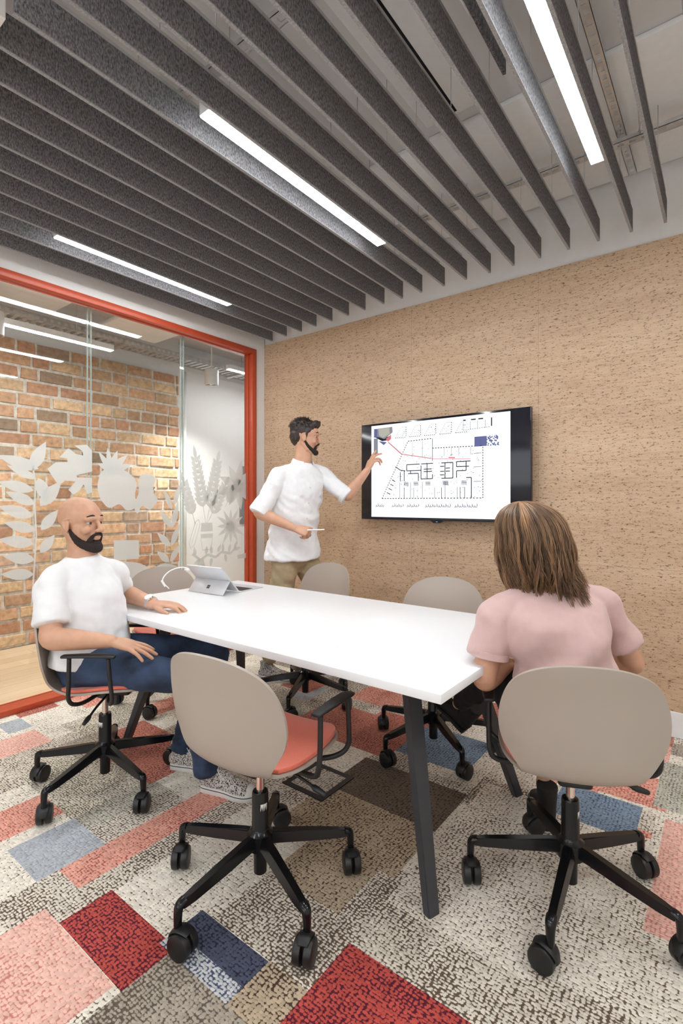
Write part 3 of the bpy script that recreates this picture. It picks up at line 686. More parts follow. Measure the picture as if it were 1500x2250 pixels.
BLOB = [(1.775, 1.453), (1.86, 1.496), (1.963, 1.481), (2.041, 1.404), (2.027, 1.304), (2.055, 1.236), (1.97, 1.197), (1.908, 1.244), (1.834, 1.218), (1.775, 1.276), (1.75, 1.364)]
BLOB2 = [(2.063, 1.439), (2.122, 1.475), (2.19, 1.437), (2.175, 1.346), (2.213, 1.277), (2.152, 1.202), (2.085, 1.229), (2.048, 1.176), (2.019, 1.237), (2.055, 1.321)]
BOX = [(1.867, 0.988), (2.059, 0.977), (2.059, 0.839), (1.867, 0.843)]
LOW = [(1.854, 0.818), (2.041, 0.813), (2.159, 0.761), (2.276, 0.784), (2.415, 0.727), (2.415, 0.6), (2.152, 0.583), (1.874, 0.622)]
STR = [((2.341, 1.056), 74.9, 0.223, 0.051), ((2.341, 1.056), 127.7, 0.183, 0.053), ((2.333, 0.914), 66.1, 0.193, 0.05), ((2.324, 0.915), 135.8, 0.161, 0.054), ((2.324, 0.79), 56.2, 0.164, 0.05), ((2.316, 0.791), 138.9, 0.147, 0.055), ((2.341, 1.199), 114.5, 0.176, 0.044), ((2.357, 1.235), 71.6, 0.183, 0.044)]
GK = 1.0
def soft(pts): return [tuple(p) for p in catmull([list(p) for p in pts[-1:] + pts + pts[:2]], 5)[5:-6]]
lf = lambda lst: [leafpts(p, R_(a_), l_, w_) for p, a_, l_, w_ in lst]
decal(lf(LEAVES) + stroke(STEM, 0.010), 'frosted branch of broad leaves at the left edge of the glass')
decal([MON], 'large frosted slit leaf above the bald man')
decal(lf(FAN), 'frosted fan of narrow leaves just right of the first pane joint')
decal([soft(BLOB)], 'frosted rounded leaf cluster below the fan of narrow leaves')
decal([soft(BLOB2)], 'frosted lobed cactus shape in front of the brick wall')
decal([BOX], 'frosted plain rectangle right of the head of the bald man')
decal([soft(LOW)], 'frosted wavy base strip above the table beside the chair back')
decal(lf(STR), 'frosted leafy stem in front of the end of the brick wall')
GK = 1.0236
decal(frond((2.60, 1.09), (2.50, 1.62), 9, 0.115, 0.036), 'tall frosted fern frond, leftmost over the striped pot')
decal(frond((2.61, 1.09), (2.72, 1.60), 9, 0.115, 0.036), 'tall frosted fern frond, middle one over the striped pot')
decal(frond((2.62, 1.09), (2.80, 1.40), 6, 0.105, 0.036), 'short frosted fern frond leaning right over the striped pot')
decal(frond((2.50, 1.08), (2.39, 1.42), 7, 0.095, 0.034), 'frosted fern frond next to the second pane joint')
sh = [[(2.555, 1.09), (2.665, 1.09), (2.672, 1.02), (2.55, 1.02)], [(2.55, 1.0), (2.672, 1.0), (2.668, 0.965), (2.552, 0.965)]] + stroke([(2.55, 0.965), (2.57, 0.87), (2.652, 0.87), (2.668, 0.965)], 0.006)
decal(sh, 'frosted striped pot on the white part of the glass')
sh = stroke([(2.44, 0.93), (2.50, 1.10), (2.53, 1.12), (2.545, 1.08), (2.49, 0.92), (2.455, 0.89), (2.44, 0.93)], 0.006) + stroke([(2.465, 0.93), (2.52, 1.09)], 0.004)
decal(sh, 'frosted outline of a long pod left of the striped pot')
decal(palmate((2.86, 1.055), 0.17, 12, 0.035) + [[(2.86 + 0.05 * math.cos(2 * PI * k / 14), 1.055 + 0.05 * math.sin(2 * PI * k / 14)) for k in range(14)]], 'frosted spiky star shaped plant at right of the striped pot')
decal(palmate((2.94, 1.40), 0.23, 9, 0.075) + [[(2.94 + 0.06 * math.cos(2 * PI * k / 14), 1.40 + 0.06 * math.sin(2 * PI * k / 14)) for k in range(14)]], 'large frosted palm leaf against the dark grey panel')
decal(frond((2.80, 1.22), (2.90, 1.38), 5, 0.08, 0.03), 'small frosted sprig left of the dark grey panel')
sh = stroke([(2.47, 0.845), (2.55, 0.79), (2.62, 0.83), (2.70, 0.80), (2.76, 0.84), (2.86, 0.82), (2.92, 0.87)], 0.022)
for p, a in (((2.50, 0.83), 100), ((2.55, 0.79), 200), ((2.60, 0.83), 80), ((2.66, 0.83), 95), ((2.72, 0.84), 60), ((2.78, 0.84), 95), ((2.84, 0.83), 75), ((2.90, 0.86), 60), ((2.90, 0.85), 10), ((2.66, 0.80), 260), ((2.80, 0.82), 280), ((2.57, 0.78), 270)): sh.append(leafpts(p, R_(a), 0.075, 0.032))
sh.append([(2.53, 0.79), (2.58, 0.79), (2.60, 0.72), (2.51, 0.72)])
decal(sh, 'frosted low cactus branch along the table top height')
decal(stroke([(2.99, 1.05), (2.985, 0.84)], 0.004) + stroke([(3.03, 1.05), (3.03, 0.84)], 0.004) + [[(2.93, 0.80), (3.035, 0.81), (3.035, 0.765), (2.94, 0.765)]], 'frosted slim vase shape next to the red frame post')

# ------------------------------------------------------------------ television
TY = 3.165
def tv():
    t = empty('television', (-1.585, TY, 1.487), label='wall mounted television showing a building floor plan', cat='television')
    t.rotation_euler = (0, 0, 0)
    W, H = 1.262, 0.712
    q = MB(); q.box((-W / 2, -0.022, -H / 2), (W / 2, 0.014, H / 2), bevel=0.004); q.build('casing', 'tvblack', t, auto=40)
    q = MB(); q.box((-0.35, 0.014, -0.22), (0.35, 0.05, 0.2), bevel=0.01); q.build('rear_housing', 'blackm', t, auto=40)
    q = MB(); q.box((-0.2, 0.05, -0.15), (0.2, NY - TY - 0.0005, 0.15)); q.build('wall_bracket', 'blackm', t, smooth=False)
    q = MB(); q.poly([(-0.05, -0.024, -H / 2 + 0.001), (0.05, -0.024, -H / 2 + 0.001), (0.025, -0.024, -H / 2 - 0.016), (-0.025, -0.024, -H / 2 - 0.016)], 0.02, (0, 1, 0)); q.build('sensor_foot', 'tvblack', t, smooth=False)
    q = MB(); q.box((-0.006, -0.0245, -H / 2 + -0.010), (0.006, -0.024, -H / 2 - 0.004)); q.build('indicator', 'inkgrey', t, smooth=False)
    sx0, sx1, sz0, sz1 = -0.538, 0.505, -0.337, 0.340
    q = MB(); q.box((sx0, -0.0236, sz0), (sx1, -0.0222, sz1)); scr = q.build('screen', 'screen', t, smooth=False)
    SW, SH = sx1 - sx0, sz1 - sz0
    Y1 = -0.0237
    def pt(u, v): return (sx0 + u * SW, sz1 - v * SH)       # u right, v down
    lay = [0]
    def ln(q, u0, v0, u1, v1, w=0.0022):
        w *= 1.9
        a, c = V(pt(u0, v0)), V(pt(u1, v1)); d = c - a
        if d.length < 1e-5: return
        n = V((-d.y, d.x)).normalized() * w / 2; lay[0] = (lay[0] + 1) % 9; y = Y1 - lay[0] * 0.00003
        q.bm.faces.new([q.bm.verts.new((p.x, y, p.y)) for p in (a + n, c + n, c - n, a - n)])
    def rc(q, u0, v0, u1, v1):
        lay[0] = (lay[0] + 1) % 9; y = Y1 - lay[0] * 0.00003
        q.bm.faces.new([q.bm.verts.new((p[0], y, p[1])) for p in (pt(u0, v0), pt(u1, v0), pt(u1, v1), pt(u0, v1))])
    def pg(q, pts):
        lay[0] = (lay[0] + 1) % 9; y = Y1 - lay[0] * 0.00003
        q.bm.faces.new([q.bm.verts.new((pt(*p)[0], y, pt(*p)[1])) for p in pts])
    rnd = random.Random(2)
    ik, gy, rd, bl, tn = MB(), MB(), MB(), MB(), MB()
    # facade outline: trapezoid with rows of small windows
    def dashes(q, u0, v0, u1, v1, n, w=0.003, f=0.55):
        for k in range(n): ln(q, u0 + (u1 - u0) * k / n, v0 + (v1 - v0) * k / n, u0 + (u1 - u0) * (k + f) / n, v0 + (v1 - v0) * (k + f) / n, w)
    BL, BR, TR_, TL, X1, VT = (0.09, 0.80), (0.83, 0.80), (0.83, 0.30), (0.30, 0.20), 0.485, 0.20
    dashes(ik, *BL, *BR, 34); dashes(ik, *BR, *TR_, 20); dashes(ik, *BL, *TL, 26); dashes(ik, *TL, X1, 0.19, 9); dashes(ik, X1, 0.29, 0.83, 0.30, 18); ln(ik, X1, 0.19, X1, 0.42)
    for u in (0.335, 0.41, 0.57, 0.62, 0.67, 0.75): ln(gy, u, 0.21 if u < X1 else 0.30, u, 0.38, 0.0016)
    for u0, v0, u1, v1 in ((0.29, 0.445, 0.39, 0.445), (0.29, 0.445, 0.29, 0.51), (0.29, 0.51, 0.40, 0.51), (0.40, 0.46, 0.40, 0.60), (0.40, 0.445, 0.49, 0.445), (0.40, 0.60, 0.485, 0.60), (0.445, 0.445, 0.445, 0.60), (0.42, 0.50, 0.48, 0.50), (0.42, 0.525, 0.48, 0.525), (0.485, 0.60, 0.485, 0.555),
                           (0.55, 0.445, 0.63, 0.445), (0.63, 0.445, 0.63, 0.60), (0.55, 0.60, 0.63, 0.60), (0.575, 0.445, 0.575, 0.60), (0.54, 0.48, 0.57, 0.48), (0.54, 0.53, 0.57, 0.53), (0.54, 0.565, 0.57, 0.565), (0.58, 0.50, 0.61, 0.50), (0.58, 0.53, 0.61, 0.53),
                           (0.655, 0.44, 0.75, 0.44), (0.655, 0.44, 0.655, 0.49), (0.655, 0.49, 0.74, 0.49), (0.72, 0.44, 0.72, 0.53), (0.655, 0.53, 0.72, 0.53), (0.655, 0.53, 0.655, 0.60), (0.30, 0.54, 0.38, 0.54), (0.32, 0.51, 0.32, 0.54), (0.38, 0.54, 0.38, 0.62), (0.20, 0.46, 0.24, 0.50), (0.24, 0.50, 0.28, 0.51), (0.27, 0.51, 0.27, 0.62), (0.24, 0.52, 0.24, 0.62), (0.72, 0.60, 0.755, 0.60), (0.755, 0.60, 0.755, 0.80)):
        ln(ik, u0, v0, u1, v1, 0.0032)
    for u in (0.235, 0.27, 0.32, 0.345, 0.41, 0.50, 0.55, 0.575, 0.66, 0.68, 0.71): ln(ik if rnd.random() < .5 else gy, u, 0.69 if rnd.random() < .6 else 0.63, u, 0.80, 0.0022)
    for k in range(230):
        u = rnd.uniform(0.12, 0.82); v = rnd.uniform(0.22, 0.79)
        if u < 0.10 + (0.80 - v) * 0.35 or (u > X1 and v < 0.31): continue
        s = rnd.uniform(0.003, 0.010); (ln(gy, u, v, u + s, v, 0.0025) if rnd.random() < .5 else ln(ik, u, v, u, v + s, 0.0018))
    for u0 in (0.27, 0.345, 0.435, 0.56, 0.565, 0.69):
        for k in range(6): ln(gy, u0 + 0.006 * k, 0.625, u0 + 0.006 * k + 0.002, 0.67, 0.002)
        ln(gy, u0, 0.645, u0 + 0.035, 0.645, 0.002)
    for v in (0.37, 0.50, 0.64): ln(gy, 0.77, v, 0.82, v, 0.0022)
    for k in range(4):
        v = 0.60 + k * 0.045; ln(ik, 0.115 + (0.78 - v) * 0.32, v, 0.145 + (0.78 - v) * 0.30, v + 0.02, 0.003)
    # row of little plan variants
    for k in range(5):
        u = 0.20 + 0.112 * k; v0, v1 = 0.045, 0.155
        dashes(gy, u, v1, u + 0.045, v0, 6, 0.002); dashes(gy, u + 0.045, v0, u + 0.085, v0, 4, 0.002)
        if k < 4: dashes(ik, u + 0.085, v0, u + 0.085, v1, 5, 0.0026)
        dashes(ik, u, v1, u + 0.085, v1, 6, 0.0024)
        for j in range(9): uu = u + rnd.uniform(0.03, 0.08); vv = rnd.uniform(0.07, 0.14); ln(gy, uu, vv, uu + 0.006, vv, 0.002)
    for k in range(4):
        u = 0.70 + 0.048 * k; ln(gy, u, 0.055, u, 0.135, 0.0018)
        if k < 3: rc(ik, u + (0.0 if k == 0 else 0.004), 0.035, u + (0.018 if k == 0 else 0.036), 0.047)
    ln(ik, 0.885, 0.04, 0.885, 0.12, 0.004); dashes(bl, 0.70, 0.137, 0.88, 0.125, 12, 0.0022)
    # photo collage and swatches
    rc(bl, 0.022, 0.035, 0.06, 0.13); pg(gy, [(0.05, 0.035), (0.175, 0.03), (0.178, 0.09), (0.11, 0.155), (0.05, 0.12)]); pg(tn, [(0.06, 0.04), (0.15, 0.035), (0.155, 0.10), (0.10, 0.14), (0.065, 0.11)])
    pg(ik, [(0.035, 0.13), (0.06, 0.12), (0.10, 0.15), (0.16, 0.12), (0.15, 0.17), (0.09, 0.175)]); pg(rd, [(0.12, 0.155), (0.165, 0.11), (0.165, 0.16), (0.14, 0.185)]); pg(bl, [(0.06, 0.17), (0.13, 0.19), (0.105, 0.22)]); rc(gy, 0.02, 0.14, 0.055, 0.32)
    ln(rd, 0.14, 0.19, 0.25, 0.33, 0.004); ln(rd, 0.25, 0.33, 0.48, 0.395, 0.003); ln(rd, 0.48, 0.40, 0.75, 0.42, 0.002); ln(rd, 0.60, 0.395, 0.645, 0.40, 0.004)
    rc(bl, 0.775, 0.21, 0.855, 0.305)
    for k in range(46):
        u = 0.857 + rnd.random() * 0.075; v = 0.212 + rnd.random() * 0.088; a_ = rnd.uniform(0, PI); ln(bl, u, v, u + 0.010 * math.cos(a_), v + 0.012 * math.sin(a_), 0.004)
    # faint handwriting along the foot of the page
    for u0, u1, n in ((0.035, 0.11, 5), (0.17, 0.27, 6), (0.29, 0.39, 6), (0.43, 0.62, 12), (0.64, 0.80, 10)):
        p = None
        for k in range(n * 9):
            tt = k / 9; u = u0 + (u1 - u0) * tt / n + 0.004 * math.sin(tt * 2 * PI * 1.0); v = 0.875 + 0.014 * math.sin(tt * 2 * PI + 1 + rnd.uniform(-.3, .3)) + 0.006 * math.sin(tt * 3.1)
            if p and not (k % 23 == 0): ln(gy, p[0], p[1], u, v, 0.0024)
            p = (u, v)
    for nm, q_, mm in (('plan_linework', ik, 'ink'), ('plan_fine_lines', gy, 'inkgrey'), ('red_markup', rd, 'inkred'), ('blue_swatches', bl, 'inkblue'), ('photo_tone', tn, 'inktan')): q_.build(nm, mm, scr, smooth=False, recalc=False)['kind'] = 'stuff'
tv()

# ------------------------------------------------------------------ table
def table():
    t = empty('meeting_table', (-1.60, 1.745, 0), label='long white meeting table with splayed charcoal legs', cat='table')
    q = MB(); q.box((-0.985, -0.50, 0.712), (0.985, 0.50, 0.74), bevel=0.0025, seg=2); q.build('table_top', 'tabletop', t, auto=40)
    for sx in (-1, 1):
        for sy in (-1, 1):
            top = V((sx * 0.70, sy * 0.22 + 0.04, 0.712)); ft = V((sx * 0.878, sy * 0.395 + 0.045, 0.0))
            d = ft - top; q = MB()
            def quad(c, w, h):
                ax = V((0.35 * sx, 1 * 1.0, 0)).normalized(); ay = V((1, -0.35 * sx, 0)).normalized()
                return [c + ax * w + ay * h, c - ax * w + ay * h, c - ax * w - ay * h, c + ax * w - ay * h]
            q.rings([quad(top, 0.030, 0.019), quad(top + d * 0.5, 0.026, 0.017), quad(ft + V((0, 0, 0.001)), 0.022, 0.015)])
            es = [e for e in q.bm.edges]; bmesh.ops.bevel(q.bm, geom=[e for e in es if abs((e.verts[0].co - e.verts[1].co).z) > 0.1], offset=0.003, segments=2, affect='EDGES')
            q.build('leg', 'legs', t, auto=40)
        q = MB(); q.box((sx * 0.70 - 0.03, -0.24, 0.69), (sx * 0.70 + 0.03, 0.32, 0.712), bevel=0.003); q.build('cross_rail', 'legs', t, auto=40)
    q = MB(); q.box((-0.70, -0.03, 0.675), (0.70, 0.03, 0.70), bevel=0.003); q.build('long_beam', 'legs', t, auto=40)
table()

# ------------------------------------------------------------------ chairs (local +X is the way the sitter faces)
PROF = catmull([(0.245, 0.463), (0.225, 0.474), (0.17, 0.480), (0.10, 0.478), (0.03, 0.470), (-0.04, 0.463), (-0.10, 0.461), (-0.14, 0.470), (-0.170, 0.495), (-0.188, 0.54), (-0.200, 0.60), (-0.212, 0.67), (-0.226, 0.745), (-0.244, 0.81), (-0.252, 0.842)], 6)
def arc():
    d = [0]
    for a, c in zip(PROF, PROF[1:]): d.append(d[-1] + math.hypot(c[0] - a[0], c[1] - a[1]))
    return [x / d[-1] for x in d]
ARC = arc()
def prof(t):
    t = min(max(t, 0), 1)
    for i in range(len(ARC) - 1):
        if ARC[i + 1] >= t:
            f = (t - ARC[i]) / (ARC[i + 1] - ARC[i]); a, c = PROF[i], PROF[i + 1]
            dx, dz = c[0] - a[0], c[1] - a[1]; l = math.hypot(dx, dz)
            return a[0] + dx * f, a[1] + dz * f, dz / l, -dx / l     # point and normal (towards the sitter)
UB = 0.50
def halfw(t):
    u = 2 * t - 1
    e = max(0.0, 1 - abs(u) ** 5.0) ** (1 / 2.2) if u > 0 else max(0.0, 1 - abs(u) ** 6.0) ** (1 / 2.4)
    w = (0.238 if t > UB else 0.218 + 0.020 * max(0.0, (t - 0.3) / 0.2)) - 0.075 * math.exp(-((t - UB) / 0.13) ** 2) - 0.012 * max(0, u) ** 2
    return max(w * e, 0.002)
def shell_pt(t, v, off=0.0, shrink=1.0):
    x, z, nx, nz = prof(t); w = halfw(t) * shrink
    k = 0.055 if t > 0.62 else (0.022 if t < 0.40 else 0.022 + 0.033 * (t - 0.40) / 0.22)
    wf = w / 0.235; c = k * (abs(v) ** 2.2) * wf ** 2
    return V((x + nx * (c + off), v * w, z + nz * (c + off)))
def shell_mesh(t0, t1, nt, off0, off1, shrink=1.0, nv=22, tmap=None):
    bm = bmesh.new(); A, B = [], []
    for i in range(nt + 1):
        t = t0 + (t1 - t0) * i / nt; ra, rb = [], []
        for j in range(nv + 1):
            v = -math.cos(PI * j / nv); tt = tmap(t, v) if tmap else t
            o1 = off1
            ra.append(bm.verts.new(shell_pt(tt, v, off0, shrink))); rb.append(bm.verts.new(shell_pt(tt, v, off1, shrink * 0.995)))
        A.append(ra); B.append(rb)
    for G, flip in ((A, True), (B, False)):
        for i in range(nt):
            for j in range(nv):
                f = [G[i][j], G[i + 1][j], G[i + 1][j + 1], G[i][j + 1]]; bm.faces.new(f if flip else list(reversed(f)))
    loop = lambda G: [G[i][0] for i in range(nt)] + [G[nt][j] for j in range(nv)] + [G[i][nv] for i in range(nt, 0, -1)] + [G[0][j] for j in range(nv, 0, -1)]
    la, lb = loop(A), loop(B)
    for i in range(len(la)): bm.faces.new((la[i], la[(i + 1) % len(la)], lb[(i + 1) % len(lb)], lb[i]))
    bmesh.ops.recalc_face_normals(bm, faces=bm.faces)
    return bm
def from_bm(bm, name, m, parent, auto=60):
    me = bpy.data.meshes.new(name); bm.to_mesh(me); bm.free(); o = link_mesh(name, me, m, parent); me.set_sharp_from_angle(angle=R_(auto)); return o
def tmapf(t):
    u = 2 * t - 1; return 0.5 + 0.5 * math.copysign(1 - (1 - abs(u)) ** 1.6, u)
def make_chair():
    t = empty('swivel_chair')
    bm = shell_mesh(0.004, 0.996, 64, -0.005, 0.004, tmap=lambda a, v: tmapf(a)); from_bm(bm, 'seat_shell', 'shell', t)
    bm = shell_mesh(0.02, 0.455, 30, 0.0045, 0.018, 0.955, tmap=lambda a, v: 0.02 + 0.435 * (1 - (1 - (a - 0.02) / 0.435) ** 1.0) if True else a)
    bmesh.ops.bevel(bm, geom=[e for e in bm.edges if e.calc_face_angle(0) > 0.9], offset=0.005, segments=3, affect='EDGES', profile=0.6)
    o = from_bm(bm, 'seat_pad', 'coral', t, 80)
    for sy in (-1, 1):
        q = MB()
        pts = [(0.01, sy * 0.05, 0.437), (0.00, sy * 0.17, 0.440), (-0.015, sy * 0.225, 0.452), (-0.025, sy * 0.246, 0.48), (-0.022, sy * 0.250, 0.54), (-0.02, sy * 0.250, 0.648)]
        q.tube(pts, 0.0085, seg=10, sub=5)
        pts = [(0.05, sy * 0.05, 0.437), (0.10, sy * 0.17, 0.442), (0.135, sy * 0.222, 0.455), (0.150, sy * 0.245, 0.485), (0.146, sy * 0.250, 0.54), (0.136, sy * 0.250, 0.648)]
        q.tube(pts, 0.0085, seg=10, sub=5); a_ = q.build('armrest', 'blackm', t)
        q = MB(); q.tube([(-0.045, sy * 0.250, 0.652), (0.05, sy * 0.250, 0.655), (0.13, sy * 0.250, 0.655), (0.160, sy * 0.250, 0.651)], [(0.017, 0.006), (0.021, 0.007), (0.021, 0.007), (0.014, 0.006)], side=(0, 1, 0), seg=16, sub=4, ends='round', power=3); q.build('arm_pad', 'blackm', a_)
    q = MB(); q.box((-0.085, -0.05, 0.418), (0.13, 0.05, 0.452), bevel=0.012, seg=3); q.lathe([(0.026, 0.398), (0.036, 0.404), (0.036, 0.422)], seg=24); q.build('mechanism', 'blackm', t, auto=40)
    q = MB(); q.tube([(0.03, -0.04, 0.42), (0.03, -0.13, 0.405), (0.03, -0.20, 0.385)], 0.005, seg=8, sub=3); lv = q.build('height_lever', 'blackm', t)
    q = MB(); q.tube([(0.03, -0.185, 0.389), (0.03, -0.20, 0.385), (0.03, -0.23, 0.377)], [0.006, 0.010, 0.008], seg=12, sub=3, ends='round'); q.build('lever_grip', 'blackm', lv)
    q = MB(); q.lathe([(0.0135, 0.28), (0.0135, 0.40)], seg=20); q.build('gas_piston', 'chrome', t, auto=40)
    q = MB(); q.lathe([(0.018, 0.052), (0.021, 0.055), (0.022, 0.13), (0.040, 0.135), (0.042, 0.185), (0.030, 0.195), (0.0275, 0.20), (0.0265, 0.312), (0.024, 0.318), (0.0145, 0.319)], seg=28); col = q.build('column', 'black', t, auto=40)
    q = MB(); q.rings([[V((0.0268 * math.cos(a), 0.0268 * math.sin(a), z)) for a in [-2.4 + 0.9 * k / 6 for k in range(7)]] for z in (0.262, 0.285)], cap=False, close=False); q.build('paper_label', 'white', col, recalc=False)
    # a leg with its caster
    leg0 = None
    for k in range(5):
        if leg0 is None:
            q = MB(); sec = []
            for x, z, w, h in ((0.028, 0.166, 0.020, 0.042), (0.06, 0.164, 0.021, 0.040), (0.16, 0.150, 0.019, 0.032), (0.26, 0.136, 0.0165, 0.026), (0.295, 0.1315, 0.016, 0.024)):
                sec.append([V((x, y * w, z + zz * h / 2)) for y, zz in ((-1, -0.9), (-0.62, 1), (0.62, 1), (1, -0.9))])
            q.rings(sec); bmesh.ops.bevel(q.bm, geom=[e for e in q.bm.edges if abs((e.verts[0].co - e.verts[1].co).x) > 0.02], offset=0.004, segments=2, affect='EDGES')
            q.tube([(0.285, 0, 0.138), (0.302, 0, 0.130), (0.307, 0, 0.112), (0.308, 0, 0.072)], [(0.015, 0.010), (0.015, 0.013), (0.013, 0.012), (0.011, 0.011)], side=(0, 1, 0), seg=12, sub=4)
            leg0 = q.build('base_leg', 'black', t, auto=50)
            q = MB()
            for sy in (-1, 1):
                q.lathe([(0.004, sy * 0.0285), (0.028, sy * 0.0285), (0.034, sy * 0.026), (0.0355, sy * 0.022), (0.0355, sy * 0.006), (0.033, sy * 0.004), (0.004, sy * 0.004)], c=(0.018, 0, 0.0362), seg=32, axis='y')
            q.tube([(0.018 - 0.040, 0, 0.040), (0.018 - 0.030, 0, 0.064), (0.018, 0, 0.077), (0.018 + 0.024, 0, 0.068)], [(0.013, 0.003), (0.02, 0.004), (0.02, 0.004), (0.014, 0.003)], side=(0, 1, 0), seg=12, sub=4)
            q.box((0.0, -0.0035, 0.02), (0.03, 0.0035, 0.075))
            c0 = q.build('caster', 'tyre', leg0, auto=40); c0.location = (0.308, 0, 0)
            q = None; lg = leg0
        else: lg = copy_tree(leg0, t)
    return t
def legs_of(t): return [c for c in t.children if c.name.startswith('base_leg')]
chair0 = make_chair()
CH = [ # x, y, facing, base angle, height shift, label, caster seed
    (-1.215, 1.150, 96, 53, -0.018, 'empty beige swivel chair with coral seat at the front, its back to the camera', 1),
    (-2.21, 1.15, 36, 0, 0.012, 'beige swivel chair the bald man in the white t-shirt sits on', 2),
    (-0.40, 1.72, 114, 58, -0.01, 'beige swivel chair the woman in pink sits on, at the table end', 3),
    (-1.20, 2.34, -80, 34, 0.02, 'empty beige swivel chair behind the table, right one, beside the woman in pink', 4),
    (-2.135, 2.41, -97, 5, 0.03, 'empty beige swivel chair behind the table in front of the standing man', 5),
    (-2.87, 1.90, -24, 18, -0.01, 'empty beige swivel chair at the far left end of the table by the glass', 6)]
first = True
for x, y, fa, ba, dz, lab, sd in CH:
    t = chair0 if first else copy_tree(chair0); first = False
    t.location = (x, y, 0); t.rotation_euler = (0, 0, R_(fa)); tag(t, lab, 'chair', 'beige swivel chairs round the table')
    rnd = random.Random(sd)
    for k, lg in enumerate(legs_of(t)):
        lg.rotation_euler = (0, 0, R_(ba - fa + 72 * k))
        for c in lg.children: c.rotation_euler = (0, 0, rnd.choice((-1, 1)) * rnd.uniform(0.7, 2.4))
    for c in t.children:
        n = c.name.split('.')[0]
        if n in ('seat_shell', 'seat_pad', 'armrest', 'mechanism', 'height_lever', 'gas_piston'): c.location.z += dz

# ------------------------------------------------------------------ floor box, tablet, cable
t = empty('floor_box', (-1.47, 1.75, 0), label='square black framed floor box set in the carpet under the table', cat='floor box')
q = MB()
for lo_, hi_ in (((-0.115, -0.115, 0), (0.115, -0.09, 0.005)), ((-0.115, 0.09, 0), (0.115, 0.115, 0.005)), ((-0.115, -0.09, 0), (-0.09, 0.09, 0.005)), ((0.09, -0.09, 0), (0.115, 0.09, 0.005))): q.box(lo_, hi_)
q.build('frame', 'blackm', t, smooth=False)
me = bpy.data.meshes.new('lid'); me.from_pydata([(-0.09, -0.09, 0.003), (0.09, -0.09, 0.003), (0.09, 0.09, 0.003), (-0.09, 0.09, 0.003)], [], [(0, 1, 2, 3)])
for nme, tp, v in (('yarn', 'FLOAT_COLOR', (0.55, 0.50, 0.42, 1)), ('weft', 'FLOAT_COLOR', (0.13, 0.09, 0.065, 1))):
    a_ = me.attributes.new(nme, tp, 'FACE'); a_.data[0].color = v
me.attributes.new('weave', 'FLOAT', 'FACE').data[0].value = 0.5
link_mesh('lid', me, 'carpet', t, smooth=False)

def tablet():
    t = empty('tablet_computer', (-2.365, 1.92, 0.7402), R_(5), 'silver tablet computer on its kickstand with a keyboard, seen from behind', 'computer')
    W, H, th = 0.285, 0.195, 0.009
    lean = R_(42)                                     # from vertical, top leans towards the camera (-Y)
    ax = V((1, 0, 0)); up = V((0, -math.sin(lean), math.cos(lean))); nb = V((0, -math.cos(lean), -math.sin(lean)))   # nb: out of the back
    mt = Matrix((( 1, nb.x, up.x, 0), (0, nb.y, up.y, 0), (0, nb.z, up.z, 0.008), (0, 0, 0, 1)))
    q = MB(); q.box((-W / 2, -th, 0), (W / 2, 0, H), mt, bevel=0.003); q.build('tablet_body', 'silver', t, auto=40)
    q = MB(); q.box((-W / 2 + 0.004, -th - 0.0006, 0.004), (W / 2 - 0.004, -th - 0.0001, H - 0.004), mt); q.build('display', 'glassdark', t, smooth=False)
    hz = 0.088; hinge = V((0, 0, 0.008)) + up * hz + nb * 0.001
    foot = V((0, hinge.y - 0.055, 0.0015)); kd = (foot - hinge); kl = kd.length; kd = kd.normalized(); kn = V((0, kd.z, -kd.y)); 
    if kn.y > 0: kn = -kn
    mk = Matrix((( 1, kn.x, kd.x, hinge.x), (0, kn.y, kd.y, hinge.y), (0, kn.z, kd.z, hinge.z), (0, 0, 0, 1)))
    q = MB(); q.box((-W / 2 + 0.002, 0.0, 0), (W / 2 - 0.002, 0.003, kl), mk, bevel=0.001); ks = q.build('kickstand', 'silver', t, auto=40)
    q = MB(); s = 0.0085
    for i in (0, 1):
        for j in (0, 1): q.box((-0.0105 + i * 0.0112, 0.0030, kl * 0.42 + j * 0.0112), (-0.0105 + i * 0.0112 + 0.0098, 0.0034, kl * 0.42 + j * 0.0112 + 0.0098), mk)
    q.build('window_emblem', 'blackm', ks, smooth=False)
    q = MB(); q.box((-W / 2, 0.012, 0.0), (W / 2, 0.215, 0.005), bevel=0.002); kb = q.build('keyboard_cover', 'silver', t, auto=40)
    q = MB()
    for r in range(5):
        for c in range(13): q.box((-0.13 + c * 0.0202, 0.04 + r * 0.0195, 0.005), (-0.13 + c * 0.0202 + 0.017, 0.04 + r * 0.0195 + 0.0165, 0.0066))
    q.build('keys', 'blackm', kb, smooth=False)
    return t
tablet()
b = MB(); b.tube([(-2.53, 1.835, 0.86), (-2.575, 1.80, 0.872), (-2.62, 1.75, 0.850), (-2.635, 1.715, 0.80), (-2.60, 1.735, 0.752), (-2.575, 1.79, 0.745)][:5], 0.0035, seg=10, sub=6)
b.tube([(-2.637, 1.713, 0.795), (-2.622, 1.722, 0.768)], [0.007, 0.007], seg=12, ends='round'); b.box((-2.56, 1.81, 0.853), (-2.525, 1.845, 0.864), bevel=0.003)
tag(b.build('charging_cable', 'cable', auto=50), 'white charging cable arching from the tablet over the table edge', 'cable')

# ------------------------------------------------------------------ people
def axes(fwd, up=(0, 0, 1)):
    f = V(fwd).normalized(); l = V(up).cross(f).normalized(); u = f.cross(l)
    return Matrix(((f.x, l.x, u.x), (f.y, l.y, u.y), (f.z, l.z, u.z)))
def fold(scale, amp, st=(1, 1, 1), ofs=0):
    def d(p): return amp * (noise.noise(V((p.x * st[0], p.y * st[1], p.z * st[2])) * scale + V((ofs, ofs, 0))) )
    return d

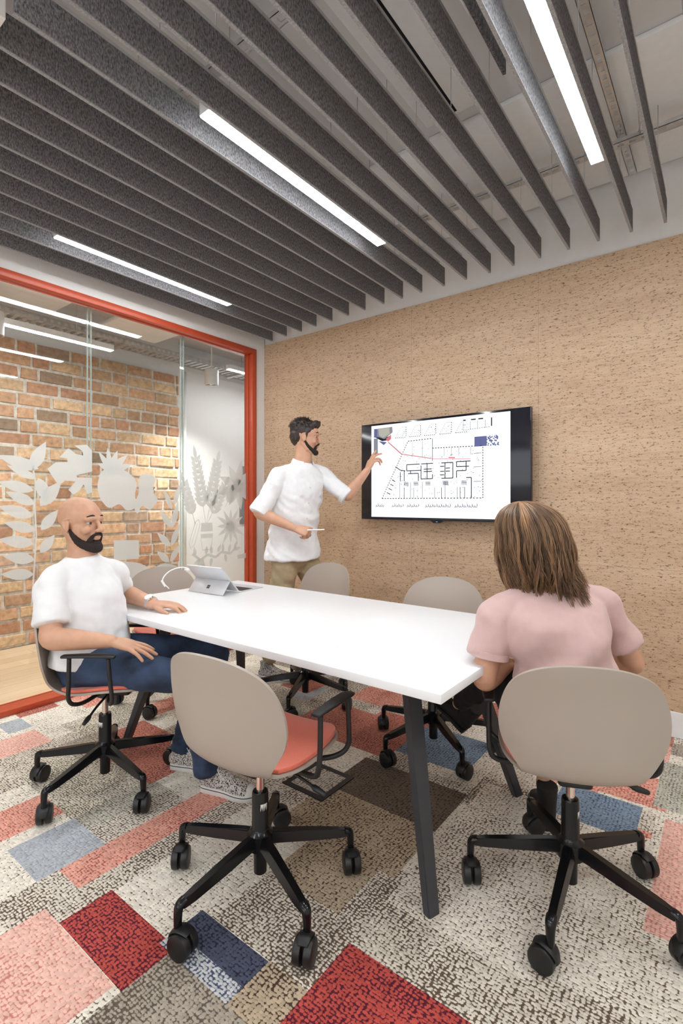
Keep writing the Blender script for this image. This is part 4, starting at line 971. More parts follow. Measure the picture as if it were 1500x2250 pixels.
def head_pieces(mb, c, A, s=1.0):
    """c: head centre, A: axes (forward, left, up)"""
    P = lambda x, y, z: V(c) + A @ V((x, y, z)) * s
    def E(p, r): mb.ell(P(*p), V(r) * s, A)
    def T(pts, rad, side=None): mb.tube([P(*p) for p in pts], [r * s if not isinstance(r, tuple) else (r[0] * s, r[1] * s) for r in rad], seg=14, sub=3, ends='round', side=(A @ V(side)) if side else None)
    E((-0.014, 0, 0.032), (0.097, 0.077, 0.087)); E((0.012, 0, -0.025), (0.072, 0.066, 0.085)); E((0.022, 0, 0.035), (0.066, 0.066, 0.062))
    T([(-0.015, 0.052, -0.045), (0.025, 0.047, -0.085), (0.068, 0.018, -0.100), (0.074, 0, -0.101), (0.068, -0.018, -0.100), (0.025, -0.047, -0.085), (-0.015, -0.052, -0.045)], [0.018, 0.019, 0.018, 0.018, 0.018, 0.019, 0.018])
    E((0.035, 0, -0.065), (0.045, 0.045, 0.035))
    T([(0.070, 0.048, 0.020), (0.082, 0.025, 0.027), (0.083, 0, 0.022), (0.082, -0.025, 0.027), (0.070, -0.048, 0.020)], [0.009, 0.0105, 0.010, 0.0105, 0.009])
    T([(0.084, 0, 0.018), (0.096, 0, -0.004), (0.108, 0, -0.026)], [0.0085, 0.0095, 0.0125])
    for sg in (-1, 1):
        E((0.098, sg * 0.012, -0.030), (0.011, 0.008, 0.008)); E((0.058, sg * 0.040, -0.028), (0.024, 0.022, 0.022))
        mb.ell(P(-0.008, sg * 0.078, -0.010), V((0.019, 0.007, 0.031)) * s, A @ Matrix.Rotation(sg * R_(18), 3, 'Z') @ Matrix.Rotation(R_(-10), 3, 'Y'))
        T([(-0.004, sg * 0.080, -0.036), (-0.020, sg * 0.086, -0.012), (-0.016, sg * 0.086, 0.014), (0.002, sg * 0.081, 0.020)], [0.005, 0.005, 0.005, 0.004])
        E((0.0705, sg * 0.031, 0.0125), (0.013, 0.016, 0.0055)); E((0.066, sg * 0.031, -0.007), (0.011, 0.015, 0.004))
    E((0.090, 0, -0.057), (0.010, 0.023, 0.0060)); E((0.087, 0, -0.067), (0.010, 0.020, 0.0065)); E((0.080, 0, -0.050), (0.012, 0.026, 0.013))
    return P

def eyes(parent, c, A, s=1.0):
    P = lambda x, y, z: V(c) + A @ V((x, y, z)) * s
    for sg in (-1, 1):
        q = MB(); q.ell(P(0.0685, sg * 0.031, 0.004), V((0.0112, 0.0115, 0.0070)) * s, A, seg=16); e = q.build('eye', 'eye', parent)
        q = MB(); q.ell(P(0.0780, sg * 0.031, 0.004), V((0.0032, 0.0066, 0.0062)) * s, A, seg=12); q.build('iris', 'iris', e)

def hand_pieces(mb, w, fwd, back, thumb, curl=(0.3, 0.3, 0.3, 0.3), spread=0.10, s=1.0, tcurl=0.3, tout=0.9, k0=0.3):
    """w wrist, fwd towards the fingers, back = normal of the back of the hand, thumb = side of the thumb"""
    f = V(fwd).normalized(); n = V(back); n = (n - f * n.dot(f)).normalized(); t = f.cross(n).normalized()
    if t.dot(V(thumb)) < 0: t = -t
    w = V(w)
    W = lambda x, y, z: w + (f * x + t * y + n * z) * s        # x along, y to the thumb, z up from the palm
    mb.tube([W(-0.02, 0, 0), W(0.012, 0, 0), W(0.045, 0.001, 0.001), W(0.075, 0.002, 0.001), W(0.09, 0.002, 0)], [(0.024 * s, 0.019 * s), (0.028 * s, 0.017 * s), (0.038 * s, 0.0155 * s), (0.041 * s, 0.0135 * s), (0.038 * s, 0.010 * s)], side=t, seg=16, sub=3, ends='round', power=2.6)
    L_ = [(0.043, 0.026, 0.022), (0.048, 0.030, 0.023), (0.044, 0.028, 0.022), (0.034, 0.021, 0.019)]
    for i in range(4):
        y = 0.029 - 0.0195 * i; x = (0.082, 0.087, 0.083, 0.074)[i]
        a = spread * (1.5 - i); d = (f * math.cos(a) + t * math.sin(a)).normalized()
        p = W(x - 0.012, y, 0); pts = [p]; r = [0.0095 * s]; ang = 0
        pts.append(W(x, y, 0.001)); r.append(0.0092 * s)
        p = pts[-1]
        for j, l in enumerate(L_[i]):
            ang += curl[i] * (k0 / 0.3 if j == 0 else (1.1 if j == 1 else 0.7)) 
            dd = d * math.cos(ang) - n * math.sin(ang)
            p = p + dd * l * s; pts.append(p); r.append((0.0092, 0.0084, 0.0074)[j] * s * (0.9 if i == 3 else 1))
        mb.tube(pts, r, seg=12, sub=3, ends='round')
    th = [W(0.018, 0.020, -0.004)]; d = (f * math.cos(tout) + t * math.sin(tout) - n * 0.25).normalized(); r = [0.014 * s]; p = th[0]
    for j, l in enumerate((0.040, 0.034, 0.027)):
        dd = (d * math.cos(tcurl * j) + f * math.sin(tcurl * j) * 1.0).normalized(); p = p + dd * l * s; th.append(p); r.append((0.0115, 0.0100, 0.0080)[j] * s)
    mb.tube(th, r, seg=12, sub=3, ends='round')
    return W

def limb(mb, pts, rad, side=None, ends='round', sub=5, seg=20, power=2.0): mb.tube(pts, rad, side=side, seg=seg, sub=sub, ends=ends, power=power)
def mid(a, c, f=0.5): return V(a) * (1 - f) + V(c) * f

def leg_pieces(mb, H_, K_, A_, k=1.0):
    limb(mb, [H_, mid(H_, K_, 0.35), mid(H_, K_, 0.8), K_, mid(K_, A_, 0.3), mid(K_, A_, 0.75), A_], [0.060 * k, 0.058 * k, 0.046 * k, 0.042 * k, 0.040 * k, 0.030 * k, 0.030 * k])

def arm_pieces(mb, sh, el, wr, s=1.0, fat=1.0):
    k = s * fat
    limb(mb, [sh, mid(sh, el, 0.35), mid(sh, el, 0.8), el, mid(el, wr, 0.25), mid(el, wr, 0.7), wr], [0.038 * k, 0.044 * k, 0.041 * k, 0.041 * k, 0.043 * k, 0.033 * k, (0.026 * k)])

def shoe(parent, heel, toe, kind, side=1, pitch_up=None, s=1.0, star=False):
    """a shoe with its heel and toe on given points (sole level)"""
    h, t_ = V(heel), V(toe); f = (t_ - h).normalized(); up0 = V(pitch_up) if pitch_up else V((0, 0, 1)); A = axes(f, up0)
    P = lambda x, y, z: h + A @ V((x, y, z)) * s
    Ln = (t_ - h).length / s; kx = Ln / 0.28
    out = [(0, 0.022), (0.015, 0.031), (0.07, 0.034), (0.13, 0.035), (0.19, 0.045), (0.235, 0.043), (0.265, 0.028), (0.28, 0.010)]
    out2 = [(0.28, -0.006), (0.262, -0.030), (0.23, -0.044), (0.18, -0.044), (0.12, -0.032), (0.07, -0.032), (0.015, -0.030), (0, -0.020)]
    o2 = [(x * kx, y * side) for x, y in out + out2]
    o2 = [(c[0], c[1]) for c in catmull([list(x) for x in o2] + [list(o2[0])], 3)[:-1]]
    if kind == 'sneaker':
        q = MB(); q.rings([[P(x * 0.99, y * 0.97, 0.0) for x, y in o2], [P(x, y, 0.003) for x, y in o2], [P(x, y, 0.026) for x, y in o2], [P(0.004 + x * 0.98, y * 0.93, 0.029) for x, y in o2]])
        up = MB(); 
        up.tube([P(0.014, 0, 0.045), P(0.05 * kx, 0, 0.045), P(0.12 * kx, 0, 0.046), P(0.19 * kx, 0.002 * side, 0.042), P(0.235 * kx, 0.002 * side, 0.036), P(0.262 * kx, 0.0, 0.032)], [(0.029, 0.030), (0.032, 0.034), (0.033, 0.036), (0.041, 0.030), (0.038, 0.022), (0.024, 0.012)], side=A @ V((0, 1, 0)), sub=4, seg=20, ends='round', power=2.4)
        up.tube([P(0.045 * kx, 0, 0.05), P(0.045 * kx, 0, 0.10), P(0.040 * kx, 0, 0.135)], [(0.044, 0.031), (0.042, 0.032), (0.042, 0.033)], side=A @ V((1, 0, 0)), sub=4, seg=20)
        up.tube([P(0.06 * kx, 0, 0.11), P(0.11 * kx, 0, 0.082), P(0.16 * kx, 0, 0.062)], [(0.026, 0.022), (0.026, 0.016), (0.03, 0.012)], side=A @ V((0, 1, 0)), sub=3, seg=16, ends='round')
        u = sculpt(up, 'shoe', 'knit', parent, 0.0035, 5); so = q.build('sole', 'sole', u, auto=50)
        q = MB(); q.rings([[P(x * 1.004, y * 1.01, z) for x, y in o2] for z in (0.019, 0.0225)], cap=False); q.build('sole_stripe', 'ink', u)
        q = MB(); q.ell(P(0.245 * kx, 0.001, 0.030), (0.034 * s, 0.0375 * s, 0.027 * s), A); q.build('toe_cap', 'sole', u)
        q = MB()
        for k in range(6):
            x = 0.095 + 0.018 * k; z = 0.098 - 0.0075 * k + 0.006
            q.tube([P(x * kx, -0.027, z - 0.018), P((x + 0.003) * kx, 0, z - 0.001), P((x + 0.008) * kx, 0.027, z - 0.018)], 0.003 * s, seg=8, sub=4)
        q.tube([P(0.09 * kx, 0, 0.105), P(0.10 * kx, 0.03, 0.11), P(0.12 * kx, 0.035, 0.095)], 0.002 * s, seg=6, sub=4); q.tube([P(0.09 * kx, 0, 0.105), P(0.10 * kx, -0.03, 0.112), P(0.13 * kx, -0.04, 0.09)], 0.002 * s, seg=6, sub=4)
        q.build('laces', 'sole', u)
        if star:
            yy = -0.0385 * star
            q = MB(); q.cyl(P(0.055 * kx, yy * 0.93, 0.105), A @ V((0, 1, 0)), 0.021 * s, 0.004 * s, 24); q.build('ankle_patch', 'sole', u, auto=40)
            pts = []
            for k in range(10):
                r = 0.012 if k % 2 == 0 else 0.005; a = PI / 2 + k * PI / 5; pts.append(P(0.055 * kx + r * math.cos(a), yy, 0.105 + r * math.sin(a)))
            q = MB(); q.poly(pts, 0.0012, A @ V((0, -star, 0))); q.build('star_emblem', 'ink', u, smooth=False)
        return u
    up = MB()
    up.tube([P(0.02, 0, 0.05), P(0.07 * kx, 0, 0.05), P(0.13 * kx, 0, 0.047), P(0.19 * kx, 0, 0.038), P(0.24 * kx, 0, 0.032), P(0.262 * kx, 0, 0.030)], [(0.030, 0.034), (0.032, 0.038), (0.034, 0.034), (0.040, 0.026), (0.032, 0.018), (0.018, 0.010)], side=A @ V((0, 1, 0)), sub=4, seg=20, ends='round', power=2.3)
    up.tube([P(0.045 * kx, 0, 0.05), P(0.040 * kx, 0, 0.10), P(0.035 * kx, 0, 0.165)], [(0.045, 0.034), (0.042, 0.035), (0.045, 0.040)], side=A @ V((1, 0, 0)), sub=4, seg=20)
    u = sculpt(up, 'boot', 'boot', parent, 0.004, 6)
    q = MB(); q.rings([[P(x, y * 0.92, 0.008 if x > 0.08 else 0.0) for x, y in o2], [P(x, y * 0.95, 0.022) for x, y in o2]])
    q.box((0.0, 0, 0), (0.0, 0, 0)) if False else None
    q.build('sole', 'bsole', u, auto=50)
    return u

def knit():
    m, N, L, b = ntree('knit'); tc = N.new('ShaderNodeTexCoord')
    w = N.new('ShaderNodeTexNoise'); w.inputs['Scale'].default_value = 190; w.inputs['Detail'].default_value = 3; L.new(tc.outputs['Object'], w.inputs['Vector'])
    r = N.new('ShaderNodeValToRGB'); r.color_ramp.elements[0].color = (0.05, 0.045, 0.04, 1); r.color_ramp.elements[1].color = (0.66, 0.62, 0.58, 1); r.color_ramp.elements[0].position = 0.42; r.color_ramp.elements[1].position = 0.52
    L.new(w.outputs['Fac'], r.inputs[0]); L.new(r.outputs[0], b.inputs['Base Color']); b.inputs['Roughness'].default_value = 0.9
knit()

def strand(bm, pts, r0):
    """thin tapered three sided hair"""
    prev = None; n = len(pts); x = (pts[1] - pts[0]).orthogonal()
    for i, p in enumerate(pts):
        t = (pts[min(i + 1, n - 1)] - pts[max(i - 1, 0)]).normalized(); x = (x - t * x.dot(t)).normalized(); y = t.cross(x)
        r = r0 * (1 - 0.75 * (i / (n - 1)) ** 2)
        ring = [bm.verts.new(p + (x * math.cos(a) + y * math.sin(a)) * r) for a in (0, 2.094, 4.189)]
        if prev:
            for k in range(3): bm.faces.new((prev[k], prev[(k + 1) % 3], ring[(k + 1) % 3], ring[k]))
        prev = ring

# ---- the bald man sitting at the left
def seated_man():
    t = empty('person', (-2.2, 1.2, 0), label='bald bearded person in white t-shirt and blue jeans sitting at the table', cat='person')
    par = t
    O = V(t.location)
    def sub(*a): return [V(x) - O for x in a]
    rS, lS = V((-2.265, 0.945, 0.925)), V((-2.345, 1.262, 0.928)); nk = V((-2.325, 1.105, 1.018)); hc = V((-2.335, 1.105, 1.165))
    rE, rW = V((-2.165, 0.905, 0.710)), V((-1.985, 1.055, 0.696)); lE, lW = V((-2.475, 1.37, 0.800)), V((-2.185, 1.375, 0.772))
    hp = V((-2.245, 1.115, 0.575)); rH, lH = V((-2.20, 1.045, 0.562)), V((-2.30, 1.195, 0.562))
    rK, lK = V((-1.785, 1.285, 0.528)), V((-1.93, 1.53, 0.56)); rA, lA = V((-1.80, 1.385, 0.115)), V((-2.06, 1.44, 0.115))
    side = (lS - rS).normalized(); fw = V((side.y, -side.x, 0)).normalized()
    hA = axes((math.cos(R_(22)), math.sin(R_(22)), -0.04))
    sp = [hp, V((-2.27, 1.11, 0.70)), V((-2.30, 1.105, 0.82)), V((-2.32, 1.10, 0.92)), V((-2.325, 1.105, 0.985))]
    b = MB()
    limb(b, sp, [(0.150, 0.112), (0.140, 0.110), (0.145, 0.108), (0.135, 0.09), (0.07, 0.06)], side=side)
    limb(b, [nk - V((0, 0, 0.03)), mid(nk, hc, 0.4) + V((0.0, 0, 0)), hc + hA @ V((-0.02, 0, -0.03))], [0.066, 0.059, 0.060])
    P = head_pieces(b, hc, hA)
    for s_, e_, w_ in ((rS, rE, rW), (lS, lE, lW)): arm_pieces(b, s_, e_, w_, 1.0, 1.05)
    leg_pieces(b, rH, rK, rA); leg_pieces(b, lH, lK, lA)
    hand_pieces(b, rW, (0.085, 0.120, -0.048), (0.25, -0.05, 1.0), (-0.8, 0.6, 0), curl=(0.14, 0.13, 0.15, 0.22), spread=0.16, s=1.02, tout=0.75)
    hand_pieces(b, lW, (0.11, 0.062, -0.004), (0.05, 0, 1), (0.5, -0.9, 0), curl=(0.38, 0.36, 0.38, 0.42), spread=0.08, s=1.0, k0=0.12, tout=0.6)
    for v in b.bm.verts: v.co -= O
    body = sculpt(b, 'body', 'skin', par, 0.0038, 4)
    ce = hc - O; eyes(body, ce, hA)
    P = lambda x, y, z: ce + hA @ V((x, y, z))
    # beard along the jaw and round the mouth
    b = MB()
    pts = [(0.0, 0.066, -0.030), (0.020, 0.062, -0.060), (0.045, 0.048, -0.088), (0.078, 0.018, -0.106), (0.084, 0, -0.108), (0.078, -0.018, -0.106), (0.045, -0.048, -0.088), (0.020, -0.062, -0.060), (0.0, -0.066, -0.030)]
    b.tube([P(*p) for p in pts], [0.007, 0.013, 0.018, 0.022, 0.024, 0.022, 0.018, 0.013, 0.007], seg=12, sub=4, ends='round')
    b.tube([P(0.075, 0.030, -0.075), P(0.088, 0.024, -0.052), P(0.099, 0.008, -0.043), P(0.099, -0.008, -0.043), P(0.088, -0.024, -0.052), P(0.075, -0.030, -0.075)], [0.011, 0.007, 0.006, 0.006, 0.007, 0.011], seg=10, sub=4, ends='round')
    b.ell(P(0.078, 0, -0.085), (0.020, 0.024, 0.014), hA)
    sculpt(b, 'beard', 'beard', body, 0.003, 3, fold(220, 0.0022))
    # stubble band of hair round the back of the head is left to skin; eyebrows
    for sg in (-1, 1):
        b = MB(); b.tube([P(0.086, sg * 0.014, 0.033), P(0.085, sg * 0.030, 0.038), P(0.072, sg * 0.049, 0.032)], [(0.0035, 0.002), (0.004, 0.0025), (0.002, 0.0015)], seg=8, sub=4, ends='round'); b.build('eyebrow', 'beard', body)
    # t-shirt
    b = MB(); S_ = lambda p: V(p) - O
    limb(b, [S_((-2.250, 1.113, 0.560)), S_((-2.250, 1.115, 0.61)), S_((-2.265, 1.11, 0.70)), S_((-2.295, 1.105, 0.82)), S_((-2.315, 1.10, 0.885)), S_((-2.325, 1.102, 0.945)), S_((-2.327, 1.104, 0.985)), S_((-2.327, 1.104, 1.018))], [(0.190, 0.142), (0.186, 0.142), (0.168, 0.138), (0.174, 0.134), (0.176, 0.120), (0.150, 0.100), (0.105, 0.082), (0.072, 0.070)], side=side, ends='flat', seg=32)
    for s_, e_ in ((rS, rE), (lS, lE)):
        limb(b, [S_(mid(nk, s_, 0.25)) - V((0, 0, 0.034)), S_(mid(nk, s_, 0.8)) - V((0, 0, 0.012)), S_(mid(s_, e_, 0.12)), S_(mid(s_, e_, 0.4)), S_(mid(s_, e_, 0.76))], [0.048, 0.058, 0.061, 0.063, 0.067], ends='flat', seg=24)
    def d1(p):
        q = p + O; k = 0.0045 * math.sin((q.z * 1.0 + 0.25 * q.x - 0.3 * q.y) * 95 + 3.0 * noise.noise(q * 9)) * max(0, min(1, (0.83 - q.z) / 0.15)) * (0.5 + noise.noise(q * 6))
        return 0.002 + k * 1.3 + 0.008 * noise.noise(V((q.x * 9, q.y * 9, q.z * 16 + q.x * 9))) + 0.004 * noise.noise(q * 26)
    sculpt(b, 't_shirt', 'tee', par, 0.006, 5, d1)
    # jeans
    b = MB()
    limb(b, [S_((-2.24, 1.12, 0.635)), S_(hp), S_(hp) - V((0.0, 0, 0.045))], [(0.140, 0.110), (0.162, 0.125), (0.15, 0.12)], side=side, ends='round', seg=28)
    for H_, K_, A_ in ((rH, rK, rA), (lH, lK, lA)):
        H_, K_, A_ = S_(H_), S_(K_), S_(A_)
        limb(b, [H_, mid(H_, K_, 0.35), mid(H_, K_, 0.75), K_, mid(K_, A_, 0.12) + V((0.01, 0.01, 0)), mid(K_, A_, 0.35), mid(K_, A_, 0.75), A_ + V((0, 0, -0.028))], [0.088, 0.083, 0.072, 0.066, 0.062, 0.062, 0.053, 0.052], ends='flat', seg=24)
    def d2(p):
        q = p + O
        kn = min((q - rK).length, (q - lK).length, (q - rA).length, (q - lA).length, (q - hp).length + 0.0)
        w = max(0, 1 - kn / 0.17)
        return 0.010 * w * noise.noise(V((q.x * 14, q.y * 14, q.z * 40))) + 0.003 * noise.noise(q * 15)
    sculpt(b, 'jeans', 'denim', par, 0.006, 5, d2)
    shoe(par, S_((-1.835, 1.395, 0.0)), S_((-1.585, 1.475, 0.0)), 'sneaker', -1)
    shoe(par, S_((-2.10, 1.42, 0.0)), S_((-1.865, 1.53, 0.0)), 'sneaker', 1, star=1)
    # wristwatch on the left wrist
    w = mid(lE, lW, 0.93) - O; ax = (lW - lE).normalized(); q = MB()
    q.tube([w - ax * 0.009, w - ax * 0.008, w + ax * 0.008, w + ax * 0.009], [0.0300, 0.0325, 0.0325, 0.0300], seg=28); wt = q.build('wristwatch', 'steel', par, auto=40)
    nr = V((0.25, -0.45, 0.86)); nr = (nr - ax * nr.dot(ax)).normalized(); q = MB(); q.cyl(w + nr * 0.034, nr, 0.0185, 0.009, 24); q.build('watch_case', 'chrome', wt, auto=40)
    q = MB(); q.cyl(w + nr * 0.0390, nr, 0.0155, 0.001, 24); q.build('watch_dial', 'glassdark', wt, auto=40)
    return t
seated_man()

# ---- the man standing at the television
def standing_man():
    t = empty('person', (-2.48, 2.68, 0), label='dark haired person in a white shirt and khaki trousers pointing at the television', cat='person')
    O = V(t.location); S_ = lambda p: V(p) - O
    rS, lS = V((-2.475, 2.535, 1.455)), V((-2.385, 2.855, 1.470)); nk = V((-2.425, 2.705, 1.548)); hc = V((-2.405, 2.72, 1.725))
    rE, rW = V((-2.525, 2.38, 1.19)), V((-2.315, 2.50, 1.085)); lE, lW = V((-2.19, 2.925, 1.305)), V((-2.075, 3.01, 1.485))
    hp = V((-2.48, 2.66, 0.92)); rH, lH = V((-2.46, 2.575, 0.90)), V((-2.46, 2.735, 0.90))
    rK, lK = V((-2.50, 2.545, 0.50)), V((-2.30, 2.82, 0.52)); rA, lA = V((-2.60, 2.54, 0.115)), V((-2.42, 2.86, 0.115))
    side = (lS - rS).normalized()
    hA = axes((math.cos(R_(38)), math.sin(R_(38)), -0.10))
    sp = [hp, V((-2.475, 2.665, 1.05)), V((-2.46, 2.675, 1.20)), V((-2.44, 2.695, 1.38)), V((-2.43, 2.70, 1.50))]
    b = MB()
    limb(b, sp, [(0.150, 0.11), (0.138, 0.10), (0.145, 0.105), (0.145, 0.095), (0.07, 0.06)], side=side)
    limb(b, [nk - V((0, 0, 0.03)), mid(nk, hc, 0.45), hc + hA @ V((-0.02, 0, -0.03))], [0.066, 0.058, 0.058])
    head_pieces(b, hc, hA)
    for s_, e_, w_ in ((rS, rE, rW), (lS, lE, lW)): arm_pieces(b, s_, e_, w_, 1.0, 1.0)
    leg_pieces(b, rH, rK, rA); leg_pieces(b, lH, lK, lA)
    hand_pieces(b, rW, (0.13, 0.085, -0.045), (0.25, -0.62, 0.6), (-0.1, 0.1, 1), curl=(1.05, 1.1, 1.15, 1.2), spread=0.02, s=1.0, k0=0.27, tout=0.5, tcurl=0.5)
    hand_pieces(b, lW, (0.045, 0.055, 0.13), (-0.35, -0.9, 0.2), (-0.5, 0.4, 0.4), curl=(0.08, 0.35, 0.75, 0.85), spread=0.06, s=1.0, k0=0.25)
    for v in b.bm.verts: v.co -= O
    body = sculpt(b, 'body', 'skin', t, 0.0038, 4)
    ce = hc - O; eyes(body, ce, hA); P = lambda x, y, z: ce + hA @ V((x, y, z))
    b = MB()
    pts = [(0.0, 0.066, -0.030), (0.020, 0.062, -0.060), (0.045, 0.048, -0.086), (0.076, 0.018, -0.103), (0.082, 0, -0.105), (0.076, -0.018, -0.103), (0.045, -0.048, -0.086), (0.020, -0.062, -0.060), (0.0, -0.066, -0.030)]
    b.tube([P(*p) for p in pts], [0.006, 0.011, 0.015, 0.018, 0.020, 0.018, 0.015, 0.011, 0.006], seg=12, sub=4, ends='round')
    b.tube([P(0.075, 0.030, -0.075), P(0.088, 0.024, -0.052), P(0.098, 0.008, -0.043), P(0.098, -0.008, -0.043), P(0.088, -0.024, -0.052), P(0.075, -0.030, -0.075)], [0.009, 0.006, 0.005, 0.005, 0.006, 0.009], seg=10, sub=4, ends='round')
    sculpt(b, 'beard', 'beard', body, 0.003, 3, fold(220, 0.002))
    for sg in (-1, 1):
        b = MB(); b.tube([P(0.086, sg * 0.014, 0.033), P(0.085, sg * 0.030, 0.038), P(0.072, sg * 0.049, 0.032)], [(0.0035, 0.002), (0.004, 0.0025), (0.002, 0.0015)], seg=8, sub=4, ends='round'); b.build('eyebrow', 'beard', body)
    # short swept hair
    b = MB(); b.ell(P(-0.022, 0, 0.052), (0.098, 0.083, 0.080), hA); b.ell(P(-0.062, 0, 0.002), (0.052, 0.072, 0.070), hA)
    b.tube([P(0.060, 0.040, 0.088), P(0.070, 0.005, 0.104), P(0.055, -0.042, 0.088)], [0.022, 0.027, 0.022], seg=12, sub=4, ends='round')
    for sg in (-1, 1): b.tube([P(-0.010, sg * 0.070, 0.050), P(0.004, sg * 0.074, 0.012), P(0.006, sg * 0.071, -0.015)], [0.016, 0.010, 0.005], seg=10, sub=3, ends='round')
    hr = sculpt(b, 'hair', 'hairD', body, 0.004, 3, fold(60, 0.008, (1, 1, 0.5)))
    bm = bmesh.new(); rnd = random.Random(4)
    for k in range(700):
        a = rnd.uniform(-PI, PI); el = rnd.uniform(0.15, 1.45)
        n0 = V((math.cos(a) * math.cos(el), math.sin(a) * math.cos(el), math.sin(el)))
        if n0.x > 0.55 and n0.z < 0.62: continue
        p0 = V((-0.022, 0, 0.050)) + V((n0.x * 0.096, n0.y * 0.082, n0.z * 0.080)); d = (V((-0.25, 0, -0.55)) + n0 * 0.75 + V((rnd.uniform(-.3, .3), rnd.uniform(-.3, .3), 0))).normalized(); l = rnd.uniform(0.015, 0.03)
        strand(bm, [P(*p0), P(*(p0 + d * l * 0.5 + n0 * 0.002)), P(*(p0 + d * l))], 0.0013)
    me = bpy.data.meshes.new('hair_strands'); bm.to_mesh(me); bm.free(); link_mesh('hair_strands', me, 'hairD', hr)['kind'] = 'stuff'
    # shirt
    b = MB()
    limb(b, [S_((-2.475, 2.665, 0.855)), S_((-2.475, 2.665, 0.95)), S_((-2.468, 2.668, 1.08)), S_((-2.455, 2.68, 1.22)), S_((-2.44, 2.692, 1.38)), S_((-2.43, 2.70, 1.46)), S_((-2.427, 2.703, 1.505)), S_((-2.425, 2.705, 1.535))], [(0.212, 0.166), (0.196, 0.150), (0.176, 0.134), (0.176, 0.135), (0.186, 0.132), (0.178, 0.115), (0.125, 0.095), (0.070, 0.068)], side=side, ends='flat', seg=32)
    for s_, e_ in ((rS, rE), (lS, lE)):
        limb(b, [S_(mid(nk, s_, 0.25)) - V((0, 0, 0.040)), S_(mid(nk, s_, 0.8)) - V((0, 0, 0.018)), S_(mid(s_, e_, 0.12)), S_(mid(s_, e_, 0.45)), S_(mid(s_, e_, 0.86)), S_(mid(s_, e_, 1.0))], [0.050, 0.060, 0.064, 0.063, 0.060, 0.062], ends='flat', seg=24)
    def d1(p):
        q = p + O
        return 0.003 + 0.013 * noise.noise(V((q.x * 7 + q.z * 5, q.y * 7, q.z * 8))) + 0.009 * noise.noise(V((q.x * 13, q.y * 9 + q.z * 8, q.z * 20 + q.x * 14))) + 0.004 * noise.noise(q * 30)
    sh = sculpt(b, 'shirt', 'tee', t, 0.006, 5, d1)
    nb = nk - O
    b = MB(); ck = []
    for k in range(25):
        a = R_(28) + (2 * PI - R_(56)) * k / 24; ca = math.cos(a + R_(-16)); sa = math.sin(a + R_(-16))
        ck.append((nb + V((ca * 0.068, sa * 0.072, 0.005 - 0.020 * max(0, math.cos(a)))), a))
    b.tube([p for p, a in ck], [(0.003, 0.022)] * len(ck), side=None, seg=8); b.bm.free()
    b = MB(); inner, outer = [], []
    for h, rr in ((-0.020, 0.073), (0.018, 0.066), (0.022, 0.070), (-0.012, 0.084)):
        ring = []
        for k in range(25):
            a = R_(25) + (2 * PI - R_(50)) * k / 24; dr = 0.016 * max(0, math.cos(a)); ring.append(nb + V((math.cos(a + R_(-16)) * (rr + dr), math.sin(a + R_(-16)) * (rr + dr), h - 0.030 * max(0, math.cos(a)))))
        outer.append(ring)
    b.rings(outer, cap=False, close=False); b.build('collar', 'tee', sh)
    for e_, s_ in ((rE, rS), (lE, lS)):
        b = MB(); a0, a1 = S_(mid(s_, e_, 0.90)), S_(mid(s_, e_, 1.04)); b.tube([a0, mid(a0, a1, 0.1), mid(a0, a1, 0.9), a1], [0.062, 0.069, 0.067, 0.058], seg=24); b.build('rolled_cuff', 'tee', sh, auto=50)
    fdir = V((side.y, -side.x, 0)).normalized()
    for k in range(5):
        c = S_(mid((-2.475, 2.665, 0.93), (-2.44, 2.692, 1.36), k / 4.0)) + fdir * 0.142
        b = MB(); b.cyl(c, fdir, 0.0055, 0.004, 14); b.build('button', 'sole', sh, auto=40)
    # trousers
    b = MB()
    limb(b, [S_((-2.475, 2.66, 0.97)), S_(hp), S_(hp) - V((0, 0, 0.06))], [(0.140, 0.105), (0.162, 0.122), (0.15, 0.12)], side=side, ends='round', seg=28)
    for H_, K_, A_ in ((rH, rK, rA), (lH, lK, lA)):
        H_, K_, A_ = S_(H_), S_(K_), S_(A_)
        limb(b, [H_, mid(H_, K_, 0.35), mid(H_, K_, 0.8), K_, mid(K_, A_, 0.3), mid(K_, A_, 0.75), A_ + V((0, 0, 0.03))], [0.090, 0.090, 0.077, 0.072, 0.068, 0.056, 0.050], ends='flat', seg=24)
    def d2(p):
        q = p + O; return 0.010 * noise.noise(V((q.x * 8, q.y * 8, q.z * 16 + q.x * 14))) + 0.004 * noise.noise(q * 20)
    sculpt(b, 'trousers', 'khaki', t, 0.006, 5, d2)
    shoe(t, S_((-2.655, 2.515, 0)), S_((-2.40, 2.60, 0)), 'sneaker', -1); shoe(t, S_((-2.455, 2.82, 0)), S_((-2.22, 2.93, 0)), 'sneaker', 1)
    c0 = V((-2.235, 2.555, 1.072)); q = MB(); q.tube([c0 - V((0.05, 0.035, -0.004)), c0, c0 + V((0.085, 0.06, 0.003))], [0.0045, 0.0048, 0.0042], seg=12, ends='round')
    tag(q.build('pen', 'cable'), 'thin white pen in the right hand of the standing man', 'pen')
standing_man()

